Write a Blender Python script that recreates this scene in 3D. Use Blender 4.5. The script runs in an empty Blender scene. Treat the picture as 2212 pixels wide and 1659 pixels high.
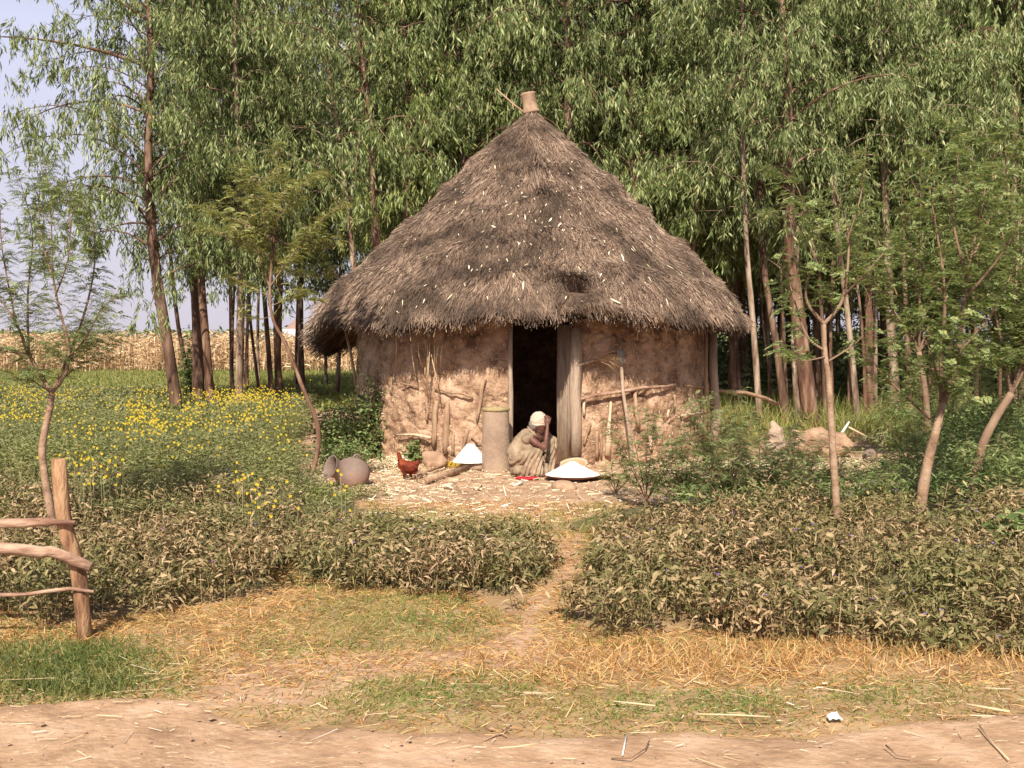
import bpy, bmesh, math, random
import numpy as np
from mathutils import Vector, Matrix

# ------------------------------------------------------------------ camera, light, exposure
CAMH = 1.65; F = 2335.0; CX, CY = 1106.0, 829.5; PITCH = math.atan(87.5 / F)
scene = bpy.context.scene
C = scene.collection
cam_d = bpy.data.cameras.new('camera'); cam = bpy.data.objects.new('camera', cam_d); C.objects.link(cam)
cam_d.sensor_width = 36; cam_d.lens = 36 * F / 2212; cam_d.clip_start = .05; cam_d.clip_end = 3000
cam.location = (0, 0, CAMH); cam.rotation_euler = (math.pi / 2 - PITCH, 0, 0)
scene.camera = cam

SUN_EL, SUN_AZ = 42.0, 8.0          # azimuth measured from behind the camera towards the left
sd = Vector((-math.sin(math.radians(SUN_AZ)) * math.cos(math.radians(SUN_EL)),
             -math.cos(math.radians(SUN_AZ)) * math.cos(math.radians(SUN_EL)), math.sin(math.radians(SUN_EL))))
sun_d = bpy.data.lights.new('sun', 'SUN'); sun = bpy.data.objects.new('sun', sun_d); C.objects.link(sun)
sun_d.energy = 5.0; sun_d.angle = math.radians(.55); sun_d.color = (1, .915, .76)
sun.rotation_euler = sd.to_track_quat('Z', 'Y').to_euler(); sun.location = (-6, -10, 20)

world = bpy.data.worlds.new('World'); scene.world = world; world.use_nodes = True
wn = world.node_tree.nodes; wl = world.node_tree.links
sky = wn.new('ShaderNodeTexSky'); sky.sky_type = 'NISHITA'; sky.sun_disc = False
sky.sun_elevation = math.radians(SUN_EL); sky.sun_rotation = math.radians(180 + SUN_AZ)
sky.air_density = 1.0; sky.dust_density = 3.0; sky.ozone_density = 2.0
bg = wn['Background']; bg.inputs[1].default_value = .065
hz = wn.new('ShaderNodeMix'); hz.data_type = 'RGBA'; hz.inputs[0].default_value = .62
hz.inputs[7].default_value = (6.9, 6.7, 8.0, 1)
wl.new(sky.outputs[0], hz.inputs[6]); wl.new(hz.outputs[2], bg.inputs[0])
wtc = wn.new('ShaderNodeTexCoord'); wsp = wn.new('ShaderNodeSeparateXYZ'); wl.new(wtc.outputs['Generated'], wsp.inputs[0])      # pale haze low down, clearer overhead
wmr = wn.new('ShaderNodeMapRange'); wmr.inputs[1].default_value = .26; wmr.inputs[2].default_value = .48; wmr.inputs[3].default_value = .85; wmr.inputs[4].default_value = .0
wl.new(wsp.outputs[2], wmr.inputs[0]); wl.new(wmr.outputs[0], hz.inputs[0])
wcr = wn.new('ShaderNodeValToRGB'); wcr.color_ramp.elements[0].position = .0; wcr.color_ramp.elements[0].color = (.66, .61, .69, 1); wcr.color_ramp.elements[1].position = .3; wcr.color_ramp.elements[1].color = (.68, .70, .90, 1)
wl.new(wsp.outputs[2], wcr.inputs[0]); wms = wn.new('ShaderNodeVectorMath'); wms.operation = 'SCALE'; wms.inputs[3].default_value = 13.0; wl.new(wcr.outputs[0], wms.inputs[0]); wl.new(wms.outputs[0], hz.inputs[7])

scene.view_settings.view_transform = 'Standard'; scene.view_settings.look = 'None'
scene.view_settings.exposure = .52; scene.view_settings.gamma = 1.0
scene.cycles.max_bounces = 6; scene.cycles.diffuse_bounces = 3; scene.cycles.transmission_bounces = 3
scene.cycles.transparent_max_bounces = 4; scene.cycles.caustics_reflective = False; scene.cycles.caustics_refractive = False

random.seed(7); RG = np.random.default_rng(7)
R = math.radians

# ------------------------------------------------------------------ where a point of the photograph lies in the place
def ray(px, py):
    u = (px - CX) / F; v = -(py - CY) / F
    return Vector((u, math.cos(PITCH) + v * math.sin(PITCH), -math.sin(PITCH) + v * math.cos(PITCH)))
def at(px, py, Y):
    d = ray(px, py); t = Y / d.y
    return Vector((d.x * t, Y, CAMH + d.z * t))
def gnd(px, py, z=0.0):
    d = ray(px, py); t = (z - CAMH) / d.z
    return Vector((d.x * t, d.y * t, z))
def proj(X, Y, Z=0.0):
    cf = Y * math.cos(PITCH) - (Z - CAMH) * math.sin(PITCH)
    cu = Y * math.sin(PITCH) + (Z - CAMH) * math.cos(PITCH)
    return CX + F * X / cf, CY - F * cu / cf
def c2(x, y): return (660 + .2622 * x) * .9736, (700 + .2622 * y) * .9736
def c3(x, y): return (1060 + .2984 * x) * .9736, (700 + .2984 * y) * .9736

# ------------------------------------------------------------------ noise, polygons
def _hash(i, j, s):
    n = (i * 374761393 + j * 668265263 + s * 1442695041) & 0xffffffff
    n = ((n ^ (n >> 13)) * 1274126177) & 0xffffffff
    return ((n ^ (n >> 16)) & 0xffff) / 65535.0
def vnoise(x, y, s=0):
    x = np.asarray(x, float); y = np.asarray(y, float)
    i = np.floor(x).astype(np.int64); j = np.floor(y).astype(np.int64); fx = x - i; fy = y - j
    fx = fx * fx * (3 - 2 * fx); fy = fy * fy * (3 - 2 * fy)
    a = _hash(i, j, s); b = _hash(i + 1, j, s); c = _hash(i, j + 1, s); d = _hash(i + 1, j + 1, s)
    return (a * (1 - fx) + b * fx) * (1 - fy) + (c * (1 - fx) + d * fx) * fy
def fbm(x, y, s=0, o=3):
    t = 0; a = .5; w = 0
    for k in range(o):
        t = t + a * vnoise(np.asarray(x) * 2 ** k, np.asarray(y) * 2 ** k, s + k * 17); w += a; a *= .5
    return t / w
def inpoly(X, Y, poly):
    X = np.asarray(X); Y = np.asarray(Y); ins = np.zeros(X.shape, bool); n = len(poly)
    for k in range(n):
        x1, y1 = poly[k][0], poly[k][1]; x2, y2 = poly[(k + 1) % n][0], poly[(k + 1) % n][1]
        if y1 == y2: continue
        c = ((Y > min(y1, y2)) & (Y <= max(y1, y2))) & (X < (x2 - x1) * (Y - y1) / (y2 - y1) + x1)
        ins ^= c
    return ins
def gpoly(pts): return [tuple(gnd(*p))[:2] for p in pts]
def hgt(x, y):
    return (fbm(np.asarray(x) * .9, np.asarray(y) * .9, 5) - .5) * .05 + (fbm(np.asarray(x) * 4, np.asarray(y) * 4, 9) - .5) * .018

# ------------------------------------------------------------------ object helpers
def tag(o, label=None, cat=None, group=None, kind=None):
    if label: o['label'] = label
    if cat: o['category'] = cat
    if group: o['group'] = group
    if kind: o['kind'] = kind
    return o
def empty(name, loc=(0, 0, 0), rz=0, **kw):
    o = bpy.data.objects.new(name, None); C.objects.link(o); o.location = loc; o.rotation_euler = (0, 0, rz)
    o.empty_display_size = .1
    return tag(o, **kw)
def link(name, me, m, parent=None):
    o = bpy.data.objects.new(name, me); C.objects.link(o)
    for mm in (m if isinstance(m, (list, tuple)) else [m]): me.materials.append(mm)
    if parent: o.parent = parent
    return o
def npmesh(name, V, T=None, Q=None, m=None, parent=None, smooth=False, off=None):
    V = np.asarray(V, np.float32).reshape(-1, 3)
    if off is not None: V = V - np.asarray(off, np.float32)
    T = np.zeros((0, 3), np.int32) if T is None else np.asarray(T, np.int32).reshape(-1, 3)
    Q = np.zeros((0, 4), np.int32) if Q is None else np.asarray(Q, np.int32).reshape(-1, 4)
    me = bpy.data.meshes.new(name); me.vertices.add(len(V)); me.vertices.foreach_set('co', V.ravel())
    li = np.concatenate([T.ravel(), Q.ravel()]); me.loops.add(len(li)); me.loops.foreach_set('vertex_index', li)
    nt, nq = len(T), len(Q); me.polygons.add(nt + nq)
    st = np.concatenate([np.arange(nt) * 3, nt * 3 + np.arange(nq) * 4]).astype(np.int32)
    me.polygons.foreach_set('loop_start', st)
    if smooth: me.polygons.foreach_set('use_smooth', np.ones(nt + nq, bool))
    me.update(calc_edges=True)
    return link(name, me, m, parent)
class MB:
    def __init__(s): s.v = []; s.t = []; s.q = []
    def add(s, vs, t=(), q=()):
        n = len(s.v); s.v.extend([tuple(v) for v in vs])
        s.t.extend([tuple(i + n for i in f) for f in t]); s.q.extend([tuple(i + n for i in f) for f in q]); return s
    def tube(s, pts, rad, n=8, cap=True, jit=0.0, rnd=random, flat=1.0):
        pts = [Vector(p) for p in pts]; rad = [rad] * len(pts) if isinstance(rad, (int, float)) else rad
        vs = []; up = None
        for i, p in enumerate(pts):
            d = (pts[min(i + 1, len(pts) - 1)] - pts[max(i - 1, 0)]).normalized()
            if up is None: up = Vector((0, 0, 1)) if abs(d.z) < .9 else Vector((1, 0, 0))
            a = d.cross(up).normalized(); b = a.cross(d).normalized(); up = b
            for k in range(n):
                th = 2 * math.pi * k / n; r = rad[i] * (1 + jit * (rnd.random() - .5) * 2)
                vs.append(p + a * math.cos(th) * r + b * math.sin(th) * r * flat)
        q = [(i * n + k, i * n + (k + 1) % n, (i + 1) * n + (k + 1) % n, (i + 1) * n + k) for i in range(len(pts) - 1) for k in range(n)]
        t = []
        if cap:
            vs += [pts[0], pts[-1]]; e = len(vs)
            for k in range(n):
                t.append((e - 2, (k + 1) % n, k)); o = (len(pts) - 1) * n; t.append((e - 1, o + k, o + (k + 1) % n))
        return s.add(vs, t, q)
    def lathe(s, prof, n=32, M=None, wob=0.0, seed=1):
        vs = []; rr = random.Random(seed); ph = [rr.random() * 6.3 for _ in range(4)]
        for (r, z) in prof:
            for k in range(n):
                a = 2 * math.pi * k / n; w = 1 + wob * (math.sin(2 * a + ph[0] + z * 3) + .6 * math.sin(3 * a + ph[1] + z * 7) + .4 * math.sin(5 * a + ph[2]))
                v = Vector((r * w * math.cos(a), r * w * math.sin(a), z)); vs.append(M @ v if M else v)
        q = [(i * n + k, i * n + (k + 1) % n, (i + 1) * n + (k + 1) % n, (i + 1) * n + k) for i in range(len(prof) - 1) for k in range(n)]
        return s.add(vs, (), q)
    def ball(s, c, r, n=14, m=9, M=None):
        r = (r, r, r) if isinstance(r, (int, float)) else r; c = Vector(c)
        vs = []
        for i in range(1, m):
            for k in range(n):
                th = math.pi * i / m; ph = 2 * math.pi * k / n
                v = Vector((r[0] * math.sin(th) * math.cos(ph), r[1] * math.sin(th) * math.sin(ph), r[2] * math.cos(th)))
                vs.append(c + (M @ v if M else v))
        tp = Vector((0, 0, r[2])); vs += [c + (M @ tp if M else tp), c - (M @ tp if M else tp)]
        q = [(i * n + k, (i + 1) * n + k, (i + 1) * n + (k + 1) % n, i * n + (k + 1) % n) for i in range(m - 2) for k in range(n)]
        e = len(vs); t = [(e - 2, k, (k + 1) % n) for k in range(n)] + [(e - 1, (m - 2) * n + (k + 1) % n, (m - 2) * n + k) for k in range(n)]
        return s.add(vs, t, q)
    def cap(s, p0, r0, p1, r1, n=12):      # tapered capsule, closed
        p0, p1 = Vector(p0), Vector(p1); d = (p1 - p0); L = d.length; d = d / max(L, 1e-6)
        pts = []; rad = []
        for a in (-88, -65, -40, -15): pts.append(p0 + d * r0 * math.sin(R(a))); rad.append(r0 * math.cos(R(a)))
        for a in (15, 40, 65, 88): pts.append(p1 + d * r1 * math.sin(R(a))); rad.append(r1 * math.cos(R(a)))
        return s.tube(pts, rad, n)
    def build(s, name, m, parent=None, smooth=True, off=None):
        return npmesh(name, s.v, s.t, s.q, m, parent, smooth, off)
def bake(o, voxel=None, smooth=0, adapt=0):
    if voxel:
        md = o.modifiers.new('r', 'REMESH'); md.mode = 'VOXEL'; md.voxel_size = voxel; md.use_smooth_shade = True
    if smooth:
        md = o.modifiers.new('s', 'SMOOTH'); md.iterations = smooth; md.factor = .5
    bpy.context.view_layer.update()
    dg = bpy.context.evaluated_depsgraph_get(); me = bpy.data.meshes.new_from_object(o.evaluated_get(dg))
    old = o.data; o.modifiers.clear(); o.data = me; bpy.data.meshes.remove(old)
    return o
def displace(o, fn):
    me = o.data; n = len(me.vertices); co = np.empty(n * 3, np.float32); no = np.empty(n * 3, np.float32)
    me.vertices.foreach_get('co', co); me.vertex_normals.foreach_get('vector', no) if hasattr(me, 'vertex_normals') else me.vertices.foreach_get('normal', no)
    co = co.reshape(-1, 3); no = no.reshape(-1, 3); co += no * np.asarray(fn(co))[:, None]
    me.vertices.foreach_set('co', co.ravel()); me.update(); return o
def copy_tree(o, parent=None):
    c = o.copy(); C.objects.link(c); c.parent = parent
    for ch in KIDS.get(o.name, []): copy_tree(ch, c)
    return c
KIDS = {}

# ------------------------------------------------------------------ leaf blocks (many small faces, made with numpy)
def nrm(a): return a / np.maximum(np.linalg.norm(a, axis=-1, keepdims=True), 1e-9)
class LB:
    def __init__(s): s.V = []; s.T = []; s.Q = []; s.n = 0
    def put(s, V, T, Q):
        s.V.append(V.reshape(-1, 3)); 
        if T is not None: s.T.append(T.reshape(-1, 3) + s.n)
        if Q is not None: s.Q.append(Q.reshape(-1, 4) + s.n)
        s.n += V.reshape(-1, 3).shape[0]
    def diamond(s, P, D, L, W, roll=None, droop=0.0, rg=RG):
        N = len(P); D = nrm(D); L = np.broadcast_to(L, (N,))[:, None]; W = np.broadcast_to(W, (N,))[:, None]
        r = nrm(rg.normal(size=(N, 3)))
        S = nrm(np.cross(D, r)); dz = np.array([0, 0, -1.0])
        V = np.stack([P, P + D * L * .42 + S * W * .5 + dz * droop * L * .18, P + D * L + dz * droop * L, P + D * L * .42 - S * W * .5 + dz * droop * L * .18], 1)
        Q = np.arange(N)[:, None] * 4 + np.array([0, 1, 2, 3]); s.put(V, None, Q)
    def lance(s, P, D, L, W, up=None, droop=.3, rg=RG, fold=.0):
        N = len(P); D = nrm(D); L = np.broadcast_to(L, (N,))[:, None]; W = np.broadcast_to(W, (N,))[:, None]
        u = nrm(rg.normal(size=(N, 3)) * .5 + np.array([0, 0, 1.0])) if up is None else up
        S = nrm(np.cross(D, u)); dz = np.array([0, 0, -1.0])
        droop = np.broadcast_to(droop, (N,))[:, None]
        a, b = .3, .68
        V = np.stack([P, P + D * L * a + S * W * .5 + dz * droop * L * a * a, P + D * L * a - S * W * .5 + dz * droop * L * a * a,
                      P + D * L * b + S * W * .36 + dz * droop * L * b * b, P + D * L * b - S * W * .36 + dz * droop * L * b * b, P + D * L + dz * droop * L], 1)
        k = np.arange(N)[:, None] * 6
        s.put(V, np.concatenate([k + np.array([0, 2, 1]), k + np.array([3, 4, 5])]), k + np.array([1, 2, 4, 3]))
    def blade(s, P, D, L, W, droop=.3, rg=RG):
        N = len(P); D = nrm(D); L = np.broadcast_to(L, (N,))[:, None]; W = np.broadcast_to(W, (N,))[:, None]
        S = nrm(np.cross(D, rg.normal(size=(N, 3)))); dz = np.array([0, 0, -1.0]); droop = np.broadcast_to(droop, (N,))[:, None]
        m = P + D * L * .55 + dz * droop * L * .3
        V = np.stack([P + S * W * .5, P - S * W * .5, m + S * W * .4, m - S * W * .4, P + D * L + dz * droop * L], 1)
        k = np.arange(N)[:, None] * 5
        s.put(V, k + np.array([2, 3, 4]), k + np.array([0, 1, 3, 2]))
    def straw(s, P, D, L, W, lift=.002, rg=RG):      # little three sided stick / chip
        N = len(P); D = nrm(D); L = np.broadcast_to(L, (N,))[:, None]; W = np.broadcast_to(W, (N,))[:, None]
        S = nrm(np.cross(D, np.array([0, 0, 1.0]) + rg.normal(size=(N, 3)) * .3)); U = nrm(np.cross(S, D)); A = P; B = P + D * L
        V = np.stack([A + S * W * .5, A - S * W * .5, A + U * W * .6, B + S * W * .5, B - S * W * .5, B + U * W * .6], 1)
        k = np.arange(N)[:, None] * 6
        s.put(V, k + np.array([3, 5, 4]), np.concatenate([k + np.array([0, 3, 5, 2]), k + np.array([2, 5, 4, 1])]))
    def build(s, name, m, parent=None, off=None):
        T = np.concatenate(s.T) if s.T else None; Q = np.concatenate(s.Q) if s.Q else None
        return npmesh(name, np.concatenate(s.V), T, Q, m, parent, False, off)

# ------------------------------------------------------------------ materials
def mat(name):
    m = bpy.data.materials.new(name); m.use_nodes = True; nt = m.node_tree
    return m, nt.nodes, nt.links, nt.nodes['Principled BSDF']
def ramp(nodes, stops):
    r = nodes.new('ShaderNodeValToRGB'); e = r.color_ramp.elements
    while len(e) < len(stops): e.new(.5)
    for k, (p, c) in enumerate(stops): e[k].position = p; e[k].color = (*c, 1)
    return r
def leafmat(name, stops, trans=.3, rough=.5, patch=None, pscale=1.5, pamt=.5, spec=.3):
    m, n, l, b = mat(name); g = n.new('ShaderNodeNewGeometry'); r = ramp(n, stops); l.new(g.outputs['Random Per Island'], r.inputs[0])
    col = r.outputs[0]
    if patch:
        nz = n.new('ShaderNodeTexNoise'); nz.inputs['Scale'].default_value = pscale; nz.inputs['Detail'].default_value = 3
        l.new(g.outputs['Position'], nz.inputs['Vector'])
        rr = ramp(n, [(.42, (0, 0, 0)), (.62, (pamt,) * 3)]); l.new(nz.outputs['Fac'], rr.inputs[0])
        mx = n.new('ShaderNodeMix'); mx.data_type = 'RGBA'; l.new(rr.outputs[0], mx.inputs[0]); l.new(col, mx.inputs[6]); mx.inputs[7].default_value = (*patch, 1); col = mx.outputs[2]
    l.new(col, b.inputs['Base Color']); b.inputs['Roughness'].default_value = rough; b.inputs['Specular IOR Level'].default_value = spec
    if trans:
        t = n.new('ShaderNodeBsdfTranslucent'); hs = n.new('ShaderNodeHueSaturation'); hs.inputs['Saturation'].default_value = 1.15; hs.inputs['Value'].default_value = 1.25
        l.new(col, hs.inputs['Color']); l.new(hs.outputs[0], t.inputs[0])
        ms = n.new('ShaderNodeMixShader'); ms.inputs[0].default_value = trans; l.new(b.outputs[0], ms.inputs[1]); l.new(t.outputs[0], ms.inputs[2])
        l.new(ms.outputs[0], n['Material Output'].inputs[0])
    return m
def surfmat(name, stops, scale=3.0, detail=6, rough=.9, bump=.4, bscale=30, stretch=(1, 1, 1), fleck=None, fscale=60, fcut=.62, fstretch=(1, 1, 1), spec=.2, coord='Object', dist=.016):
    m, n, l, b = mat(name); tc = n.new('ShaderNodeTexCoord')
    mp = n.new('ShaderNodeMapping'); mp.inputs['Scale'].default_value = stretch; l.new(tc.outputs[coord], mp.inputs[0])
    nz = n.new('ShaderNodeTexNoise'); nz.inputs['Scale'].default_value = scale; nz.inputs['Detail'].default_value = detail; nz.inputs['Roughness'].default_value = .65
    l.new(mp.outputs[0], nz.inputs['Vector']); r = ramp(n, stops); l.new(nz.outputs['Fac'], r.inputs[0]); col = r.outputs[0]
    n2 = n.new('ShaderNodeTexNoise'); n2.inputs['Scale'].default_value = bscale; n2.inputs['Detail'].default_value = 5; l.new(mp.outputs[0], n2.inputs['Vector'])
    if fleck:
        mp2 = n.new('ShaderNodeMapping'); mp2.inputs['Scale'].default_value = fstretch; mp2.inputs['Rotation'].default_value = (.5, .4, .3); l.new(tc.outputs[coord], mp2.inputs[0])
        n3 = n.new('ShaderNodeTexNoise'); n3.inputs['Scale'].default_value = fscale; n3.inputs['Detail'].default_value = 2; l.new(mp2.outputs[0], n3.inputs['Vector'])
        r3 = ramp(n, [(fcut, (0, 0, 0)), (fcut + .05, (1, 1, 1))]); l.new(n3.outputs['Fac'], r3.inputs[0])
        mx = n.new('ShaderNodeMix'); mx.data_type = 'RGBA'; l.new(r3.outputs[0], mx.inputs[0]); l.new(col, mx.inputs[6]); mx.inputs[7].default_value = (*fleck, 1); col = mx.outputs[2]
    l.new(col, b.inputs['Base Color']); b.inputs['Roughness'].default_value = rough; b.inputs['Specular IOR Level'].default_value = spec
    bp = n.new('ShaderNodeBump'); bp.inputs['Strength'].default_value = bump; bp.inputs['Distance'].default_value = dist; l.new(n2.outputs['Fac'], bp.inputs['Height']); l.new(bp.outputs[0], b.inputs['Normal'])
    return m

M = {}
M['road'] = surfmat('road_dirt', [(.34, (.30, .18, .11)), (.5, (.45, .285, .18)), (.66, (.57, .385, .265))], 3.2, 10, bump=.8, bscale=22, fleck=(.62, .5, .34), fscale=55, fcut=.66, fstretch=(.35, 1, 1))
M['leafeuc'] = leafmat('eucalyptus_leaf', [(0, (.06, .085, .025)), (.35, (.14, .18, .06)), (.7, (.27, .315, .125)), (.95, (.44, .48, .23)), (1, (.48, .38, .2))], .26, .45, spec=.3)
M['leafeuc2'] = leafmat('young_eucalyptus_leaf', [(0, (.08, .11, .03)), (.5, (.19, .24, .07)), (.9, (.36, .40, .15)), (1, (.5, .42, .15))], .22, .45, spec=.4)
M['bark'] = surfmat('smooth_bark', [(.36, (.075, .035, .025)), (.5, (.17, .09, .06)), (.64, (.34, .23, .165))], 1.6, 7, bump=.5, bscale=12, stretch=(4, 4, .7))
M['barkdark'] = surfmat('dark_bark', [(.35, (.065, .035, .025)), (.5, (.14, .08, .055)), (.66, (.28, .18, .13))], 1.6, 7, bump=.6, bscale=12, stretch=(4, 4, .7))
M['barkpale'] = surfmat('pale_bark', [(.36, (.11, .065, .045)), (.5, (.26, .175, .125)), (.62, (.42, .325, .25))], 2, 7, bump=.5, bscale=14, stretch=(4, 4, .8))
M['branch'] = surfmat('branch_wood', [(.35, (.16, .09, .06)), (.65, (.3, .2, .14))], 3, 4, bump=.3, bscale=20)
M['sapling'] = surfmat('sapling_bark', [(.34, (.17, .10, .065)), (.5, (.33, .21, .14)), (.66, (.45, .32, .225))], 6, 6, bump=.5, bscale=40, fleck=(.14, .08, .05), fscale=60, fcut=.66)
M['pinnate'] = leafmat('pinnate_leaflet', [(0, (.14, .185, .06)), (.5, (.26, .315, .125)), (.9, (.38, .43, .2)), (1, (.48, .42, .14))], .35, .5)
M['pinnate_yellow'] = leafmat('pale_pinnate_leaflet', [(0, (.19, .21, .075)), (.5, (.32, .33, .12)), (.9, (.44, .42, .18)), (1, (.58, .48, .14))], .38, .5)
M['pinnate_grey'] = leafmat('grey_green_pinnate_leaflet', [(0, (.12, .17, .06)), (.5, (.22, .27, .11)), (.9, (.33, .36, .17)), (1, (.42, .34, .15))], .35, .5)
M['dusty'] = leafmat('dusty_leaf', [(0, (.07, .07, .025)), (.25, (.13, .11, .042)), (.5, (.27, .185, .095)), (.85, (.43, .295, .17)), (1, (.56, .39, .24))], .08, .6, patch=(.16, .175, .055), pscale=1.1, pamt=.6)
M['field'] = leafmat('field_weed_leaf', [(0, (.11, .135, .035)), (.5, (.22, .235, .08)), (.9, (.33, .32, .14)), (1, (.42, .34, .19))], .2, .55, patch=(.22, .22, .12), pscale=.8, pamt=.5)
M['grass'] = leafmat('green_grass', [(0, (.10, .16, .03)), (.5, (.19, .24, .06)), (1, (.34, .34, .12))], .3, .5, patch=(.42, .33, .13), pscale=1.6, pamt=.6)
M['lush'] = leafmat('lush_grass', [(0, (.055, .08, .02)), (.5, (.12, .15, .045)), (.9, (.19, .23, .07)), (1, (.34, .3, .12))], .3, .5)
M['drygrass'] = leafmat('dry_grass', [(0, (.28, .13, .045)), (.4, (.52, .29, .11)), (.8, (.76, .52, .25)), (1, (.26, .26, .08))], .22, .5)
M['bush'] = leafmat('bush_leaf', [(0, (.09, .14, .04)), (.5, (.18, .245, .085)), (.9, (.29, .34, .14)), (1, (.38, .37, .18))], .25, .5)
M['yellow'] = leafmat('yellow_petal', [(0, (.50, .35, .015)), (.6, (.66, .50, .03)), (1, (.42, .28, .02))], .2, .6)
M['purple'] = leafmat('purple_petal', [(0, (.25, .12, .5)), (1, (.38, .22, .65))], .2, .6)
M['corn'] = leafmat('dry_maize', [(0, (.32, .19, .10)), (.4, (.55, .37, .21)), (.8, (.72, .53, .34)), (1, (.85, .72, .5))], .2, .6)
M['thatch'] = surfmat('old_thatch', [(.34, (.06, .037, .027)), (.5, (.17, .11, .075)), (.66, (.27, .18, .125))], 1.9, 8, bump=.8, bscale=45, dist=.02)
M['straw_thatch'] = leafmat('thatch_straw', [(0, (.10, .068, .052)), (.35, (.21, .143, .108)), (.75, (.34, .235, .175)), (.95, (.47, .335, .25)), (1, (.58, .45, .33))], .05, .75, patch=(.075, .052, .04), pscale=1.5, pamt=.9, spec=.2)
M['pod'] = leafmat('pale_pod', [(0, (.62, .5, .3)), (.5, (.8, .7, .5)), (1, (.88, .82, .66))], .1, .5)
M['chips'] = leafmat('straw_chips', [(0, (.45, .3, .2)), (.4, (.62, .48, .3)), (.8, (.8, .7, .5)), (1, (.88, .82, .68))], .1, .6)
M['roadstraw'] = leafmat('road_straw', [(0, (.45, .3, .18)), (.5, (.66, .5, .3)), (.9, (.8, .68, .48)), (1, (.9, .85, .75))], .1, .6)
M['mud'] = surfmat('mud_wall', [(.36, (.17, .095, .06)), (.5, (.37, .23, .15)), (.6, (.50, .335, .235))], 3.4, 12, bump=1.0, bscale=22, fleck=(.62, .46, .3), fscale=42, fcut=.645, fstretch=(1, 1, .55), dist=.03)
M['soot'] = M['mud']
M['greywood'] = surfmat('weathered_wood', [(.3, (.22, .15, .11)), (.5, (.38, .28, .21)), (.7, (.5, .4, .31))], 3, 7, bump=.7, bscale=16, stretch=(5, 5, .8))
M['stake'] = surfmat('stake_wood', [(.3, (.2, .12, .08)), (.5, (.36, .23, .15)), (.7, (.48, .34, .24))], 4, 6, bump=.7, bscale=18, stretch=(4, 4, .7))
M['palewood'] = surfmat('peeled_wood', [(.3, (.4, .27, .17)), (.5, (.58, .43, .3)), (.7, (.7, .56, .42))], 4, 6, bump=.5, bscale=18, stretch=(4, 4, .7))
M['post'] = surfmat('fence_wood', [(.36, (.13, .065, .04)), (.5, (.29, .16, .09)), (.66, (.46, .29, .17))], 5, 7, bump=.8, bscale=20, stretch=(3, 3, .8))
M['rail'] = surfmat('rail_wood', [(.36, (.19, .10, .07)), (.5, (.36, .225, .16)), (.64, (.48, .335, .25))], 6, 6, bump=.6, bscale=22, stretch=(.7, 3, 3))
M['clay'] = surfmat('unfired_clay', [(.3, (.24, .165, .12)), (.5, (.33, .235, .175)), (.7, (.41, .3, .22))], 3, 8, bump=.5, bscale=25, fleck=(.5, .38, .27), fscale=70, fcut=.7)
M['clayrim'] = surfmat('straw_rim', [(.3, (.24, .19, .09)), (.6, (.38, .30, .16))], 8, 6, bump=.6, bscale=30)
M['jar'] = surfmat('old_jar_clay', [(.3, (.15, .105, .09)), (.5, (.23, .165, .14)), (.7, (.34, .2, .15))], 2.6, 8, bump=.3, bscale=30, rough=.8, fleck=(.42, .36, .3), fscale=50, fcut=.7)
M['potcap'] = surfmat('roof_pot_clay', [(.36, (.22, .13, .085)), (.6, (.40, .27, .185))], 4, 6, bump=.4, bscale=25)
M['flour'] = surfmat('white_flour', [(.3, (.86, .86, .85)), (.7, (.9, .9, .9))], 4, 4, bump=.15, bscale=60, rough=.95)
M['pan'] = surfmat('tray_underside', [(.3, (.14, .07, .05)), (.7, (.25, .14, .1))], 6, 4, bump=.2)
M['wicker'] = surfmat('pale_basketry', [(.3, (.42, .31, .2)), (.7, (.54, .43, .31))], 8, 5, bump=.5, bscale=60)
M['grain'] = surfmat('tan_meal', [(.3, (.42, .24, .13)), (.7, (.5, .3, .18))], 8, 5, bump=.3, bscale=60)
M['red'] = surfmat('red_plastic', [(.3, (.55, .02, .04)), (.7, (.68, .04, .07))], 4, 3, bump=.1, rough=.5)
M['skin'] = surfmat('dark_skin', [(.3, (.115, .045, .033)), (.7, (.17, .07, .05))], 8, 4, bump=.1, bscale=60, rough=.5, spec=.4)
M['hair'] = surfmat('grey_hair', [(.3, (.12, .1, .09)), (.7, (.3, .27, .24))], 40, 4, bump=.5, bscale=80)
M['dress'] = surfmat('khaki_cotton', [(.36, (.19, .135, .09)), (.5, (.30, .22, .15)), (.64, (.40, .30, .21))], 5, 5, bump=.5, bscale=22, dist=.012)
M['wrap'] = surfmat('cream_headcloth', [(.36, (.42, .31, .23)), (.6, (.60, .48, .38))], 7, 5, bump=.6, bscale=16, stretch=(1, 1, 4), dist=.015)
M['chicken'] = surfmat('russet_feathers', [(.35, (.07, .012, .006)), (.5, (.16, .025, .01)), (.66, (.28, .06, .018))], 9, 6, bump=.6, bscale=50, rough=.6)
M['comb'] = surfmat('comb_skin', [(.3, (.6, .12, .09)), (.7, (.75, .25, .18))], 20, 3, bump=.2)
M['beak'] = surfmat('horn_yellow', [(.3, (.6, .36, .14)), (.7, (.7, .45, .2))], 20, 3, bump=.1)
M['earth'] = surfmat('bare_earth', [(.3, (.34, .2, .13)), (.5, (.47, .3, .2)), (.7, (.57, .4, .28))], 3, 8, bump=.7, bscale=20, fleck=(.66, .54, .38), fscale=50, fcut=.66, fstretch=(.5, 1, 1))
M['rock'] = surfmat('tan_stone', [(.34, (.26, .16, .11)), (.6, (.44, .29, .20))], 5, 6, bump=.6, bscale=18)
M['greymud'] = surfmat('grey_mud', [(.3, (.28, .2, .15)), (.6, (.45, .34, .26))], 4, 7, bump=.9, bscale=14, dist=.03)
M['paper'] = surfmat('white_scrap', [(.3, (.8, .8, .78)), (.7, (.9, .9, .88))], 4, 3, bump=.2)
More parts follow.
